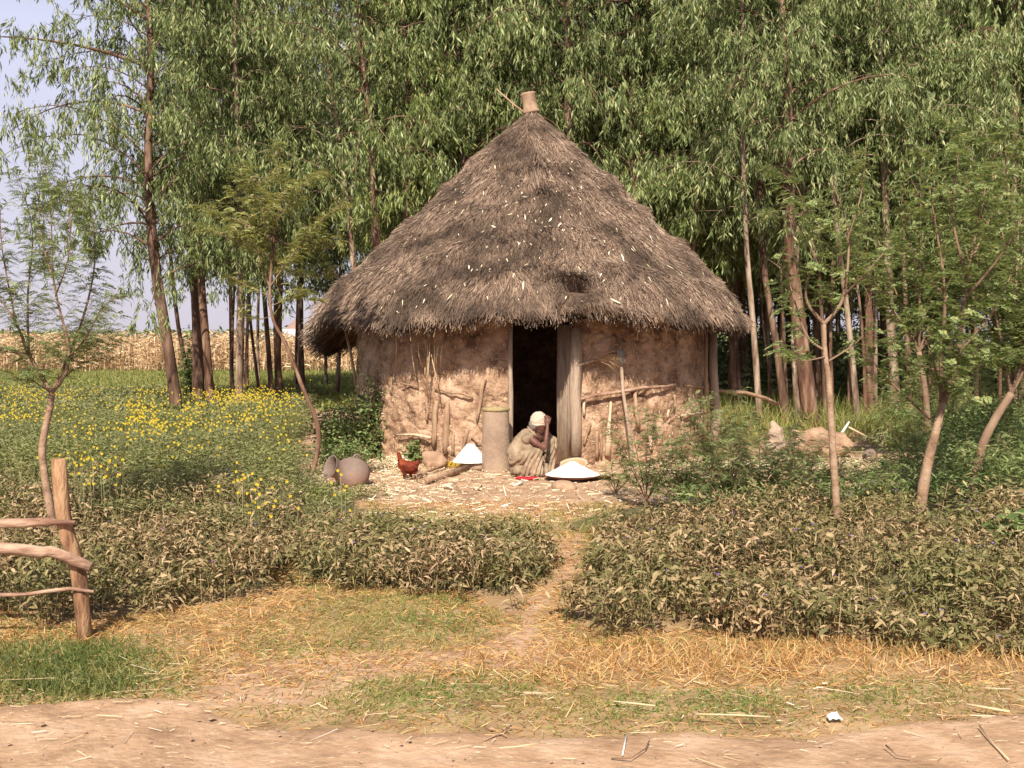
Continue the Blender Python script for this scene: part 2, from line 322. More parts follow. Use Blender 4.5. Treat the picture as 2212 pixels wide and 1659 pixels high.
M['tin'] = surfmat('tin_sheet', [(.3, (.7, .72, .75)), (.7, (.8, .82, .84))], 1, 3, bump=.1, rough=.5)
M['farwall'] = surfmat('far_wall', [(.3, (.3, .22, .18)), (.7, (.38, .3, .24))], 1, 3)
M['farthatch'] = surfmat('far_thatch', [(.3, (.26, .16, .13)), (.7, (.34, .22, .18))], 1, 3)
M['metal'] = surfmat('worn_iron', [(.3, (.2, .17, .15)), (.7, (.36, .32, .28))], 9, 4, bump=.2, rough=.5)

# ------------------------------------------------------------------ ground, road, yard, path
P_ROAD = gpoly([(-900, 1525), (0, 1522), (120, 1515), (400, 1512), (560, 1562), (760, 1572), (900, 1590), (1100, 1578), (1300, 1592), (1500, 1570), (1700, 1575), (1900, 1560), (2212, 1548), (3000, 1545)])
XR = np.array([p[0] for p in P_ROAD]); YR = np.array([p[1] for p in P_ROAD])
def road_edge(x): return np.interp(x, XR, YR) + (fbm(np.asarray(x) * 2.2, 0 * np.asarray(x) + 3, 31) - .5) * .22
P_YARD = gpoly([(640, 985), (700, 1060), (760, 1100), (900, 1130), (1060, 1140), (1160, 1140), (1290, 1115), (1400, 1085), (1600, 1095), (1850, 1080), (2030, 1020), (2000, 955), (1800, 930), (1560, 900), (1560, 840), (700, 840), (660, 900)])
P_PATH = gpoly([(1175, 1090), (1230, 1090), (1220, 1130), (1265, 1170), (1262, 1215), (1205, 1290), (1165, 1340), (1180, 1380), (1230, 1420), (1120, 1440), (1000, 1440), (760, 1480), (640, 1520), (420, 1520), (480, 1450), (700, 1420), (1000, 1400), (1105, 1365), (1120, 1300), (1195, 1215), (1180, 1150)])
def ymask(x, y):
    j = (fbm(np.asarray(x) * 2, np.asarray(y) * 2, 77) - .5) * .5
    return inpoly(x + j, y + j * .7, P_YARD)
def pmask(x, y):
    j = (fbm(np.asarray(x) * 3, np.asarray(y) * 3, 78) - .5) * .25
    return inpoly(x + j, y + j * .7, P_PATH)

def ground_grid():
    ys = np.concatenate([np.arange(-6, 4, .5), np.arange(4, 18, .09), np.arange(18, 40, .5), np.arange(40, 120, 4), [160, 240, 400, 700, 1200, 2400]])
    xs = np.concatenate([[-2400, -1000, -400, -200, -100, -60, -40, -30, -22, -16, -12], np.arange(-9, 9.01, .1), [12, 16, 22, 30, 40, 60, 100, 200, 400, 1000, 2400]])
    X, Y = np.meshgrid(xs, ys); Z = hgt(X, Y); Z = np.where(np.abs(Y) > 60, 0, Z)
    n, m = X.shape; V = np.stack([X, Y, Z], -1).reshape(-1, 3)
    i = np.arange(n * m).reshape(n, m); Q = np.stack([i[:-1, :-1], i[:-1, 1:], i[1:, 1:], i[1:, :-1]], -1).reshape(-1, 4)
    return V, Q, X.ravel(), Y.ravel()
V, Q, gx, gy = ground_grid()
g = npmesh('ground', V, None, Q, None, None, True)
dirt = (ymask(gx, gy) | pmask(gx, gy)).astype(float)
dryz = ((gy < 7.3) & (gy > 3)).astype(float) * .8
fl = np.zeros((len(gx), 4)); fl[:, 0] = dirt; fl[:, 1] = dryz; fl[:, 3] = 1
ca = g.data.color_attributes.new('cover', 'FLOAT_COLOR', 'POINT'); ca.data.foreach_set('color', fl.ravel())
def groundmat():
    m, n, l, b = mat('soil_and_turf'); tc = n.new('ShaderNodeTexCoord')
    def noisecol(sc, stops, det=7):
        z = n.new('ShaderNodeTexNoise'); z.inputs['Scale'].default_value = sc; z.inputs['Detail'].default_value = det; l.new(tc.outputs['Object'], z.inputs['Vector'])
        r = ramp(n, stops); l.new(z.outputs['Fac'], r.inputs[0]); return r, z
    turf, _ = noisecol(1.6, [(.3, (.06, .06, .02)), (.5, (.11, .095, .04)), (.7, (.17, .14, .06))])
    dry, _ = noisecol(4, [(.3, (.27, .16, .08)), (.5, (.42, .26, .135)), (.7, (.52, .35, .2))])
    soil, z2 = noisecol(3, [(.3, (.30, .17, .10)), (.5, (.43, .27, .17)), (.7, (.53, .36, .24))], 9)
    at_ = n.new('ShaderNodeAttribute'); at_.attribute_name = 'cover'; sp = n.new('ShaderNodeSeparateColor'); l.new(at_.outputs['Color'], sp.inputs[0])
    m1 = n.new('ShaderNodeMix'); m1.data_type = 'RGBA'; l.new(sp.outputs[1], m1.inputs[0]); l.new(turf.outputs[0], m1.inputs[6]); l.new(dry.outputs[0], m1.inputs[7])
    m2 = n.new('ShaderNodeMix'); m2.data_type = 'RGBA'; l.new(sp.outputs[0], m2.inputs[0]); l.new(m1.outputs[2], m2.inputs[6]); l.new(soil.outputs[0], m2.inputs[7])
    l.new(m2.outputs[2], b.inputs['Base Color']); b.inputs['Roughness'].default_value = .95
    bp = n.new('ShaderNodeBump'); bp.inputs['Strength'].default_value = .5; bp.inputs['Distance'].default_value = .03; z3 = n.new('ShaderNodeTexNoise'); z3.inputs['Scale'].default_value = 18; z3.inputs['Detail'].default_value = 8; l.new(tc.outputs['Object'], z3.inputs['Vector']); l.new(z3.outputs['Fac'], bp.inputs['Height']); l.new(bp.outputs[0], b.inputs['Normal'])
    return m
g.data.materials.clear(); g.data.materials.append(groundmat()); tag(g, 'weedy soil around the round hut', kind='structure')
def road():
    xs = np.concatenate([np.arange(-40, -6, 1.0), np.arange(-6, 6.01, .06), np.arange(7, 41, 1.0)]); n = len(xs); us = np.concatenate([np.linspace(0, .25, 44), np.linspace(.3, 1, 18)]); e = road_edge(xs)
    V = []
    for u in us:
        y = e * (1 - u) + (-3.0) * u; z = hgt(xs, y) * 1.0 + .004 + .012 * min(1, u * 8) * 1; z = np.where(np.abs(xs) > 9, z + .01, z)
        V.append(np.stack([xs, y, z], -1))
    V[0][:, 2] -= .02
    V = [np.stack([v[:, 0], v[:, 1], v[:, 2] + (fbm(v[:, 0] * 9, v[:, 1] * 9, 15) - .5) * .016], -1) for v in V]
    i = np.arange(n * len(us)).reshape(len(us), n); Q = np.stack([i[:-1, :-1], i[1:, :-1], i[1:, 1:], i[:-1, 1:]], -1).reshape(-1, 4)
    tag(npmesh('road', np.concatenate(V), None, Q, M['road'], None, True), 'pink tan dirt road strewn with straw', kind='structure')
road()

# ------------------------------------------------------------------ the hut
HX, HY, RW, RE = (1148 - CX) / F * 17.1, 17.1, 2.74, 3.38
hut = empty('round_hut', (HX, HY, 0), label='round mud-walled hut with a tall conical brown thatched roof and a dark open doorway', cat='hut')
HO = (HX, HY, 0)
def wallpt(px, py, off=0.0, rad=RW):
    d = ray(px, py); r = rad + off
    a = d.x ** 2 + d.y ** 2; b = 2 * (d.x * -HX + d.y * -HY); c = HX ** 2 + HY ** 2 - r * r
    disc = max(b * b - 4 * a * c, 0); t = (-b - math.sqrt(disc)) / (2 * a)
    return Vector((d.x * t, d.y * t, CAMH + d.z * t))
def local(p): return Vector(p) - Vector(HO)
def wang(px):
    p = wallpt(px, 850); return math.atan2(p.x - HX, -(p.y - HY))
a0, a1 = wang(1104), wang(1243)
def wall():
    na = 700; nz = 110; H = 1.98
    th = np.linspace(a1, a0 + 2 * math.pi, na)
    def sheet(rad, sgn):
        V = []
        for k in range(nz + 1):
            z = -.05 + (H + .05) * k / nz
            s = th * RW
            n1 = (fbm(s * 1.1, z * 1.1 + 0 * s, 3) - .5) * .10 + (fbm(s * 5, z * 4 + 0 * s, 4) - .5) * .08 + (fbm(s * 16, z * 14 + 0 * s, 8, 2) - .5) * .042 - .03 * np.clip(1 - np.abs(fbm(s * 1.9 + 9, z * 2.6, 19) - .5) * 26, 0, 1)
            # missing plaster near the foot
            hole = np.clip((fbm(s * 1.6, z * 1.6 + 0 * s, 12) - .55) * 6, 0, 1) * np.clip((.75 - z) / .3, 0, 1)
            r = rad + sgn * (n1 - hole * .08) - .03 * z / H
            V.append(np.stack([np.sin(th) * r, -np.cos(th) * r, 0 * th + z], -1))
        return V
    A = sheet(RW, 1); B = sheet(RW - .16, 0); n = na
    V = np.concatenate(A + B); off = (nz + 1) * n
    i = np.arange((nz + 1) * n).reshape(nz + 1, n)
    Q1 = np.stack([i[:-1, :-1], i[:-1, 1:], i[1:, 1:], i[1:, :-1]], -1).reshape(-1, 4)
    Q2 = Q1[:, ::-1] + off
    E = []
    for c in (0, n - 1):
        for k in range(nz): E.append((i[k, c], i[k + 1, c], i[k + 1, c] + off, i[k, c] + off))
    for c in range(n - 1): E.append((i[nz, c], i[nz, c + 1], i[nz, c + 1] + off, i[nz, c] + off))
    return npmesh('wall', V, None, np.concatenate([Q1, Q2, np.array(E)]), M['mud'], hut, True)
wall()
# straw specks that stick out of the daub
lb = LB(); N = 5200
th = RG.uniform(-1.5, 1.5, N); th = th[(th < a0 - .02) | (th > a1 + .02)]; N = len(th); z = RG.uniform(.05, 1.6, N) ** 1.0
k = fbm(th * RW * 2, z * 2, 55) + RG.uniform(-.2, .2, N) > .45; th = th[k]; z = z[k]; N = len(th)
s_ = th * RW
n1 = (fbm(s_ * 1.1, z * 1.1, 3) - .5) * .10 + (fbm(s_ * 5, z * 4, 4) - .5) * .08 + (fbm(s_ * 16, z * 14, 8, 2) - .5) * .042
rr = RW + n1 - .03 * z / 1.98 - .001
P = np.stack([np.sin(th) * rr, -np.cos(th) * rr, z], -1); T1 = np.stack([np.cos(th), np.sin(th), 0 * th], -1); NN = np.stack([np.sin(th), -np.cos(th), 0 * th], -1)
D = T1 * RG.normal(size=(N, 1)) + np.array([0, 0, 1.0]) * RG.normal(size=(N, 1)) * .8 + NN * RG.uniform(0, .35, (N, 1))
lb.straw(P, D, RG.uniform(.012, .04, N), RG.uniform(.004, .008, N)); o = lb.build('straw_fleck', M['chips'], hut); tag(o, kind='stuff')

PROF = [(5.40, .06), (5.25, .15), (5.0, .40), (4.66, .78), (4.22, 1.23), (3.93, 1.53), (3.5, 1.98), (3.28, 2.23), (3.0, 2.54), (2.6, 2.97), (2.42, 3.14), (2.2, 3.30), (2.06, 3.38)]
PZ = np.array([p[0] for p in PROF][::-1]); PR = np.array([p[1] for p in PROF][::-1])
SL = np.concatenate([[0], np.cumsum(np.hypot(np.diff(PZ[::-1]), np.diff(PR[::-1])))]); SZ = PZ[::-1]; SR = PR[::-1]; SLEN = SL[-1]
def eave_dz(th):      # sag of the rim round the hut (theta 0 = towards the camera, + = right)
    th = np.asarray(th)
    return -.34 * np.exp(-((th + 1.85) / .38) ** 2) + .07 * np.exp(-((th + 1.15) / .2) ** 2) - .07 * np.exp(-((th + .62) / .3) ** 2) - .05 * np.exp(-((th - 1.2) / .35) ** 2) + .05 * np.exp(-((th - .1) / .35) ** 2)
HTH = .165; HS = float(np.interp(-2.37, -SZ, SL))
def roofpt(th, s, lift=0.0):
    s = np.clip(s, 0, SLEN); z = np.interp(s, SL, SZ); r = np.interp(s, SL, SR)
    w = np.clip((s / SLEN - .55) / .45, 0, 1) ** 1.5
    z = z + eave_dz(th) * w; r = r * (1 + .018 * np.sin(th * 3 + 1) * (s / SLEN))
    bump = (fbm(th * np.maximum(r, .3) * 1.3, s * 1.6, 41) - .5) * .16 * np.clip(s * 1.2, 0, 1) + (fbm(th * np.maximum(r, .3) * 7, s * 2.4, 42) - .5) * .05 * np.clip(s, 0, 1)
    # shallow terraces of the courses
    bump = bump - .05 + (fbm(th * np.maximum(r, .3) * 16, s * 7, 43) - .5) * .05 * np.clip(s, 0, 1) + .04 * (1 - ((s + .15 * np.sin(th * 5)) * 1.25 % 1.0)) * np.clip(s - .5, 0, 1)
    # dent above the doorway
    bump = bump - .24 * np.exp(-((th - HTH) / .042) ** 4 - ((s - HS) / .075) ** 4) + .09 * np.exp(-((th - HTH + .02) / .07) ** 2 - ((s - HS + .14) / .08) ** 2)
    e = bump + lift
    return np.stack([np.sin(th) * (r + e * .75), -np.cos(th) * (r + e * .75), z + e * .66], -1)
def roof():
    na, ns = 520, 120; th = np.linspace(-math.pi, math.pi, na, endpoint=False)
    V = []
    for k in range(ns + 1):
        V.append(roofpt(th, np.full(na, SLEN * k / ns)))
    rag = (fbm(th * 3.4 * 3, 0 * th, 61) - .5) * .12 + (fbm(th * 3.4 * 11, 0 * th, 62, 2) - .5) * .07
    last = V[-1]; rd = np.stack([np.sin(th), -np.cos(th), 0 * th], -1)
    V.append(last + rd * .01 + np.array([0, 0, -1.0]) * (.09 + rag)[:, None])
    V.append(last - rd * .10 + np.array([0, 0, -1.0]) * (.12 + rag)[:, None])
    for f in (.35, .7, 1.0):      # underside, up to the wall top and on to the apex
        s = SLEN * (1 - f * .93); V.append(roofpt(th, np.full(na, s), -.24) + np.array([0, 0, -.02]))
    m = len(V); V = np.concatenate(V); i = np.arange(m * na).reshape(m, na); j = np.roll(i, -1, 1)
    Q = np.stack([i[:-1], i[1:], j[1:], j[:-1]], -1).reshape(-1, 4)
    o = npmesh('roof', V, None, Q, M['thatch'], hut, True); return o
rf = roof()
# straws lying on the roof
lb = LB(); N = 105000
s = SLEN * np.sqrt(RG.uniform(.0, 1, N)); th = RG.uniform(-math.pi, math.pi, N)
keep = ((np.cos(th) > -.35) | (RG.uniform(size=N) < .4)) & ~((np.abs(th - HTH) < .045) & (s > HS - .2) & (s < HS + .06)); s = s[keep]; th = th[keep]; N = len(s)
P = roofpt(th, s, .004); P2 = roofpt(th + RG.normal(size=N) * .02 / np.maximum(s, .3) * 3, np.minimum(s + .1, SLEN) + np.where(s > SLEN - .1, .0, 0), .006)
dn = roofpt(th, np.minimum(s, SLEN - .1) + .1) - roofpt(th, np.minimum(s, SLEN - .1)); nn = nrm(np.stack([np.sin(th) * .7, -np.cos(th) * .7, np.full(N, .7)], -1)); sd_ = nrm(np.cross(dn, nn))
D = nrm(dn) + sd_ * (RG.normal(size=(N, 1)) * .28 + (fbm(th * s * 2.2, s * 2.2, 47)[:, None] - .5) * 1.6) + nn * (RG.uniform(.0, .13, (N, 1)) + .3 * np.clip(fbm(th * s * 3.5, s * 3, 48)[:, None] - .6, 0, 1))
L = RG.uniform(.06, .24, N)
lb.straw(P, D, L, RG.uniform(.004, .009, N)); 
# fringe
N = 24000; th = RG.uniform(-math.pi, math.pi, N); s = SLEN - RG.uniform(0, .22, N); cl = (fbm(th * 3.4 * 9, 0 * th, 91, 2) - .3)
P = roofpt(th, s, -RG.uniform(0, .14, N)); rd = np.stack([np.sin(th), -np.cos(th), 0 * th], -1); tg = np.stack([np.cos(th), np.sin(th), 0 * th], -1)
D = rd * RG.uniform(.1, .9, (N, 1)) + np.array([0, 0, -1.0]) + tg * RG.normal(size=(N, 1)) * .22
lb.straw(P, D, RG.uniform(.07, .17, N) * (1 + cl * .9), RG.uniform(.005, .010, N))
# tousled left rim: long dark stems sticking out
N = 1800; th = RG.normal(-1.72, .16, N); s = SLEN - RG.uniform(0, .5, N); P = roofpt(th, s, -RG.uniform(0, .25, N)); rd = np.stack([np.sin(th), -np.cos(th), 0 * th], -1)
lb.straw(P, rd * 1.0 + np.array([0, -.25, -.62]) + RG.normal(size=(N, 3)) * .16, RG.uniform(.2, .42, N), .011)
# tufts standing round the hole above the doorway
N = 160; th = RG.normal(HTH - .02, .06, N); lb.straw(roofpt(th, np.full(N, HS - .12) + RG.normal(size=N) * .03, .02), np.stack([.3 + RG.normal(size=N) * .5, np.full(N, -1.0), RG.normal(size=N) * .35], -1), RG.uniform(.05, .15, N), .008)
# shaggy wisp down the front
N = 500; th = RG.normal(.08, .055, N); s = RG.uniform(1.0, 2.1, N); th = .06 + (th - .06) * 1.3 / np.maximum(s, .6)
lb.straw(roofpt(th, s, .03), nrm(roofpt(th, s + .1) - roofpt(th, s)) + RG.normal(size=(N, 3)) * .15, RG.uniform(.15, .35, N), .008)
o = lb.build('thatch_straw', M['straw_thatch'], hut); tag(o, kind='stuff')
# rafter ends under the eave
for px in (770, 815, 868, 914, 990, 1075, 1192, 1292, 1392, 1450, 1512, 1590):
    pr = (px - 1148) / F * 17; th_ = math.asin(max(-.97, min(.97, pr / RE))) * .97
    e = roofpt(np.array([th_]), np.array([SLEN]), -.17)[0] + np.array([0, 0, -.02]); ins = roofpt(np.array([th_]), np.array([SLEN - 1.1]), -.2)[0]
    mb = MB(); v = Vector(e) - Vector(ins); mb.tube([Vector(ins), Vector(e) + v.normalized() * random.uniform(.0, .05)], [.03, .026], 7, True, .1); mb.build('rafter', M['palewood'], hut)
# hanging stems below the eave, left of the door and right
for x0, y0, x1, y1 in [(1020, 230, 1060, 440), (1100, 240, 1085, 680), (1120, 250, 1100, 700), (1130, 330, 1205, 745), (960, 240, 1005, 550), (835, 180, 832, 380), (1160, 250, 1155, 500), (1190, 260, 1180, 480), (1225, 250, 1210, 440), (1075, 210, 1085, 280), (1080, 440, 1095, 560)]:
    mb = MB(); p0 = wallpt(*c2(x0, y0), .25); p1 = wallpt(*c2(x1, y1), .12); mid = (p0 + p1) / 2 + Vector((random.uniform(-.02, .02), -.02, 0)); mb.tube([local(p0), local(mid), local(p1)], [.007, .008, .006], 5); mb.build('hanging_reed', M['corn'], hut)
for x0, y0, x1, y1, c in [(1405, 80, 1400, 170, 0), (1190, 110, 1188, 180, 0), (1485, 100, 1482, 160, 0), (1235, 120, 1350, 110, .10), (1290, 90, 1330, 150, .06)]:
    mb = MB(); p0 = wallpt(*c3(x0, y0), .3); p1 = wallpt(*c3(x1, y1), .25); mb.tube([local(p0), local((p0 + p1) / 2) + Vector((0, 0, -c)), local(p1)], [.006, .006, .004], 5); mb.build('hanging_twig', M['palewood'], hut)

# woodwork of the wall: each stake and lath a part
def stick(name, pts, rad, m, conv, off=.02, n=9, bend=True, parent=hut, jit=.26):
    q = [local(wallpt(*conv(*p), off)) for p in pts]; mb = MB()
    rad = rad if isinstance(rad, list) else [rad] * len(q)
    if len(q) == 2:
        a, b = q; q = [a.lerp(b, t) + Vector((random.uniform(-.008, .008), 0, random.uniform(-.005, .005))) * (0 if t in (0, 1) else 1) for t in (0, .25, .5, .75, 1)]; rad = [rad[0] + (rad[-1] - rad[0]) * t for t in (0, .25, .5, .75, 1)]
    mb.tube(q, rad, n, True, jit); return mb.build(name, m, parent, True)
ID = lambda x, y: (x, y)
for (p, r, mm, cv) in [
    ([(1175, 720), (1150, 1110)], [.045, .05], 'stake', c2), ([(1270, 740), (1250, 1170)], [.04, .05], 'stake', c2), ([(1320, 1010), (1318, 1180)], [.03, .035], 'stake', c2),
    ([(1435, 960), (1405, 1150)], [.03, .03], 'stake', c2), ([(1575, 540), (1520, 900)], [.05, .02], 'stake', c2), ([(790, 500), (795, 660)], [.02, .015], 'stake', c2), ([(1100, 720), (1095, 900)], [.018, .02], 'stake', c2), ([(600, 380), (585, 560)], [.02, .02], 'greywood', c2),
    ([(790, 620), (790, 745)], [.03, .02], 'palewood', c3), ([(990, 640), (965, 1040)], [.018, .06], 'palewood', c3), ([(890, 860), (885, 1060)], [.035, .04], 'stake', c3), ([(915, 880), (918, 1060)], [.018, .02], 'stake', c3),
    ([(1165, 560), (1190, 830)], [.03, .04], 'stake', c3), ([(1465, 590), (1462, 690)], [.018, .02], 'stake', c3), ([(1420, 700), (1410, 760)], [.03, .02], 'palewood', c3), ([(1630, 720), (1620, 880)], [.018, .018], 'palewood', c3), ([(835, 800), (790, 960)], [.03, .02], 'stake', c3), ([(1230, 370), (1232, 410)], [.018, .012], 'stake', c3), ([(1520, 780), (1525, 900)], [.022, .03], 'stake', c3), ([(1285, 900), (1290, 1000)], [.03, .03], 'palewood', c3)]:
    stick('wall_stake', p, [q_ * .8 for q_ in r], M[mm], cv, .01)
for (p, r, mm, cv) in [
    ([(870, 575), (960, 590), (1020, 600)], .012, 'stake', c2), ([(1155, 615), (1300, 655), (1390, 660), (1480, 690)], .014, 'stake', c2), ([(840, 1010), (1000, 1010), (1130, 1035)], .018, 'palewood', c2), ([(1465, 1020), (1530, 1080)], .012, 'stake', c2),
    ([(735, 630), (860, 595), (1000, 575), (1100, 560), (1240, 535), (1390, 528), (1470, 515)], .022, 'rail', c3), ([(1540, 520), (1620, 525), (1710, 540)], .014, 'stake', c3), ([(1510, 745), (1590, 735), (1680, 725)], .016, 'palewood', c3),
    ([(710, 385), (790, 355), (850, 335), (920, 320)], .02, 'greywood', c3), ([(1700, 365), (1820, 368)], .008, 'stake', c2)]:
    stick('wall_lath', p, r, M[mm], cv, .05)
# doorway: posts, reed door folded inward
stick('door_post', [(1103, 712), (1102, 1000)], [.03, .035], M['greywood'], ID, .03)
stick('door_post', [(1243, 708), (1245, 985)], [.075, .085], M['greywood'], ID, .02)
dr = []; p0 = local(wallpt(1238, 985, -.02)); p0.z = .02
for k in range(13):
    u = k / 12; x = p0.x - .03 - .15 * u + random.uniform(-.004, .004); y = p0.y + .05 + .42 * u
    dr.append((x, y))
mb = MB()
for k, (x, y) in enumerate(dr):
    lean = random.uniform(-.012, .012); mb.tube([(x, y, .02), (x + lean, y, 1.0), (x + lean * .3, y, 1.9)], [.017 + random.uniform(-.003, .004)] * 3, 6, True, .12)
dob = mb.build('door', M['greywood'], hut); dob['label'] = 'narrow door of upright grey reeds folded into the doorway'
# porch pole at the right
pp = at(1543, 870, 16.4); mb = MB()
mb.tube([(pp.x - .02, 16.4, -.05), (pp.x + .03, 16.4, .5), (pp.x - .02, 16.4, 1.2), (pp.x - .03, 16.4, 2.0)], [.085, .075, .07, .065], 9, True, .1)
o = mb.build('eave_pole', M['greywood'], hut, True, HO)
p0 = at(1524, 870, 16.0); mb = MB(); mb.tube([(p0.x, 16.0, 0), (p0.x, 16.0, 1.9)], [.035, .03], 7, True, .1); mb.build('eave_pole', M['stake'], hut, True, HO)

# pot on the peak
ap = Vector(HO) + Vector((.0, 0, 5.25)); tl = Matrix.Translation(ap) @ Matrix.Rotation(R(-11), 4, 'Y') @ Matrix.Scale(.86, 4)
mb = MB(); mb.lathe([(.125, .0), (.15, .01), (.15, .04), (.135, .06), (.128, .2), (.138, .34), (.15, .37), (.14, .375), (.12, .36), (.11, .2), (.11, .02), (.125, 0)], 30, tl, .012)
o = mb.build('roof_pot', M['potcap'], None, True); tag(o, 'tan bottomless clay pot set over the peak of the thatched roof', 'pot')
mb = MB(); a = at(1072, 192, 17.1); b = at(1138, 246, 17.05); mb.tube([a, a.lerp(b, .5) + Vector((.01, 0, -.03)), b + Vector((.05, 0, -.05))], [.012, .016, .02], 6); mb.tube([a.lerp(b, .55), at(1105, 236, 17.05)], [.009, .006], 5)
tag(mb.build('roof_stick', M['stake']), 'thin bare stick poking out left of the pot on the roof peak', 'stick')

# pale pods caught in the thatch
N = 300; s = SLEN * RG.uniform(.22, .985, N) ** .8; th = RG.uniform(-1.5, 1.5, N); th = np.where(RG.uniform(size=N) < .35, RG.normal(.25, .35, N), th)
P = roofpt(th, s, .03) + np.array(HO); dn = roofpt(th, np.minimum(s, SLEN - .1) + .1) - roofpt(th, np.minimum(s, SLEN - .1)); nn = nrm(np.stack([np.sin(th) * .7, -np.cos(th) * .7, np.full(N, .7)], -1)); sdv = nrm(np.cross(dn, nn))
D = nrm(dn) + sdv * RG.normal(size=(N, 1)) * .55; L = RG.uniform(.02, .06, N) + RG.exponential(.03, N); L = np.minimum(L, .16)
lb = LB(); lb.lance(P, D, L, L * .11 + .006, up=nn, droop=RG.uniform(-.35, .3, N))
for th_, s_, a_ in [(.29, 4.55, .16), (-.6, 4.62, .14), (-.28, 3.0, .15)]:
    pt = roofpt(np.array([th_]), np.array([s_]), .035) + np.array(HO); lb.lance(pt, np.array([[1, -.1, -.5]]), np.array([a_]), np.array([.03]), up=np.array([[0, -.7, .7]]), droop=0.0)
tag(lb.build('roof_pods', M['pod']), 'cream dry seed pods scattered over the thatch', kind='stuff')

# ------------------------------------------------------------------ eucalyptus trees
def px_path(pts, Y): return [at(x, y, Y) for x, y in pts]
def extend(path, H):
    path = [Vector(p) for p in path]; path.sort(key=lambda p: p.z)
    a = path[0]; b = path[1]; d = (b - a); k = (a.z + .05) / max(d.z, .1); base = a - d * k; base.z = -.05
    if a.z > .3: path = [base] + path
    a, b = path[-2], path[-1]
    if b.z < H: d = (b - a); d.x *= .5; d.y *= .5; path.append(b + d * ((H - b.z) / d.z))
    return path
def sample(path, z):
    for a, b in zip(path[:-1], path[1:]):
        if z <= b.z or b is path[-1]:
            return a.lerp(b, (z - a.z) / max(b.z - a.z, 1e-5))
def euc(name, path, r0, H, c0, Rc, nl, per=24, seed=0, mb_=None, ml=None, label=None, group=None, big=1.0, extra=(), cat='tree', dens=1.0):
    rg = np.random.default_rng(seed); rd = random.Random(seed)
    path = extend(path, H); base = Vector((path[0].x, path[0].y, 0)); root = empty(name, base, 0, label=label, cat=cat, group=group); r0 *= .82; c0 -= .45
    n = 26; zs = [-.05 + (H + .05) * (k / n) for k in range(n + 1)]; ph = rd.random() * 6; am = .02 + .03 * rd.random()
    tp = [sample(path, z) + Vector((math.sin(z * .9 + ph), math.cos(z * .7 + ph), 0)) * am for z in zs]
    rad = [r0 * (1 + .25 * math.exp(-max(z, 0) * 4)) * (1 - .86 * (max(z, 0) / H) ** 1.1) for z in zs]
    wood = MB(); wood.tube(tp, rad, 10, True, .05, rd)
    lb = LB(); CP = []
    def limb(z, az, ln, up, dr, r, fill=.36):
        p0 = sample(path, z); pts = []; m = 7; wig = rd.uniform(-.25, .25)
        for k in range(m + 1):
            s = k / m; h = ln * s; a = az + wig * s * s
            pts.append(Vector((p0.x + math.cos(a) * h, p0.y + math.sin(a) * h, p0.z + ln * (up * s - dr * s * s))))
        wood.tube(pts, [r * (1 - .85 * k / m) for k in range(m + 1)], 5, False)
        nc = max(3, int(ln / .33))
        for k in range(nc):
            s = fill + (1 - fill) * (k + rd.random()) / nc; i = min(int(s * m), m - 1); q = pts[i].lerp(pts[i + 1], s * m - i)
            CP.append((q.x + rd.gauss(0, .22), q.y + rd.gauss(0, .22), q.z + rd.gauss(0, .12) + .02))
            if True: wood.tube([q, Vector(CP[-1])], [.006, .003], 3, False)
    nl = int(nl * 1.6)
    for i in range(nl):
        u = (i + rd.random()) / nl; z = c0 + (H - c0) * (u ** .9) * .985; tt = (z - c0) / (H - c0)
        ln = Rc * 1.12 * (1.0 - .6 * tt ** 1.3) * rd.uniform(.35, 1.15) * (.75 if tt < .1 else 1)
        limb(z, i * 2.4 + rd.uniform(-.5, .5), ln, rd.uniform(.55, 1.15), rd.uniform(.6, 1.15) * (1.1 - .6 * tt), max(.009, r0 * .2 * (1 - .6 * tt)))
    for e in extra: limb(*e)
    CP = np.array(CP); N = len(CP); k = rg.poisson(per * 3.1 * dens, N).clip(4); idx = np.repeat(np.arange(N), k); M_ = len(idx)
    NS = 6; so = rg.normal(size=(N * NS, 3)) * np.array([.15, .15, .10]); ss = rg.normal(size=(N * NS, 3)) * .28; sl = rg.uniform(.2, .6, N * NS); si = idx * NS + rg.integers(0, NS, M_)      # leaves hang along drooping twigs
    tt_ = rg.uniform(0, 1, M_)[:, None]; sway = ss[si]; P = CP[idx] + so[si] + (np.array([0, 0, -1.0]) + sway * np.array([1, 1, .2])) * tt_ * sl[si][:, None] + rg.normal(size=(M_, 3)) * .018
    D = np.array([0, 0, -1.0]) + sway * np.array([1, 1, .3]) + rg.normal(size=(M_, 3)) * np.array([.34, .34, .25])
    L = rg.uniform(.10, .19, M_) * big
    lb.diamond(P, D, L, L * rg.uniform(.13, .20, M_) * big, rg=rg)
    t = wood.build('trunk', mb_ or M['bark'], root, True, base); c = lb.build('crown', ml or M['leafeuc'], root, base)
    KIDS[root.name] = [t, c]
    return root
LG = 'tall eucalyptus trees standing in the grass left of the hut'
RGp = 'eucalyptus trunks at the edge of the grove right of the hut'
euc('eucalyptus_tree', px_path([(372, 845), (352, 690), (338, 560), (322, 350), (318, 60)], 23.5), .16, 13.5, 3.4, 2.9, 58, 30, 1, M['barkdark'], label='leftmost tall eucalyptus, its trunk leaning left and a long bough reaching over open sky', group=LG, dens=1.15,
    extra=[(7.6, math.pi * 1.0, 3.7, .42, .30, .045, .3), (6.6, math.pi * .97, 3.2, .45, .55, .035, .3), (5.0, math.pi * 1.05, 2.4, .5, .6, .03, .3), (8.6, math.pi * 1.02, 2.9, .7, .3, .03, .3), (9.6, math.pi * 1.0, 2.6, .6, .2, .03, .3), (4.2, math.pi * .95, 1.9, .3, .6, .03, .3)])
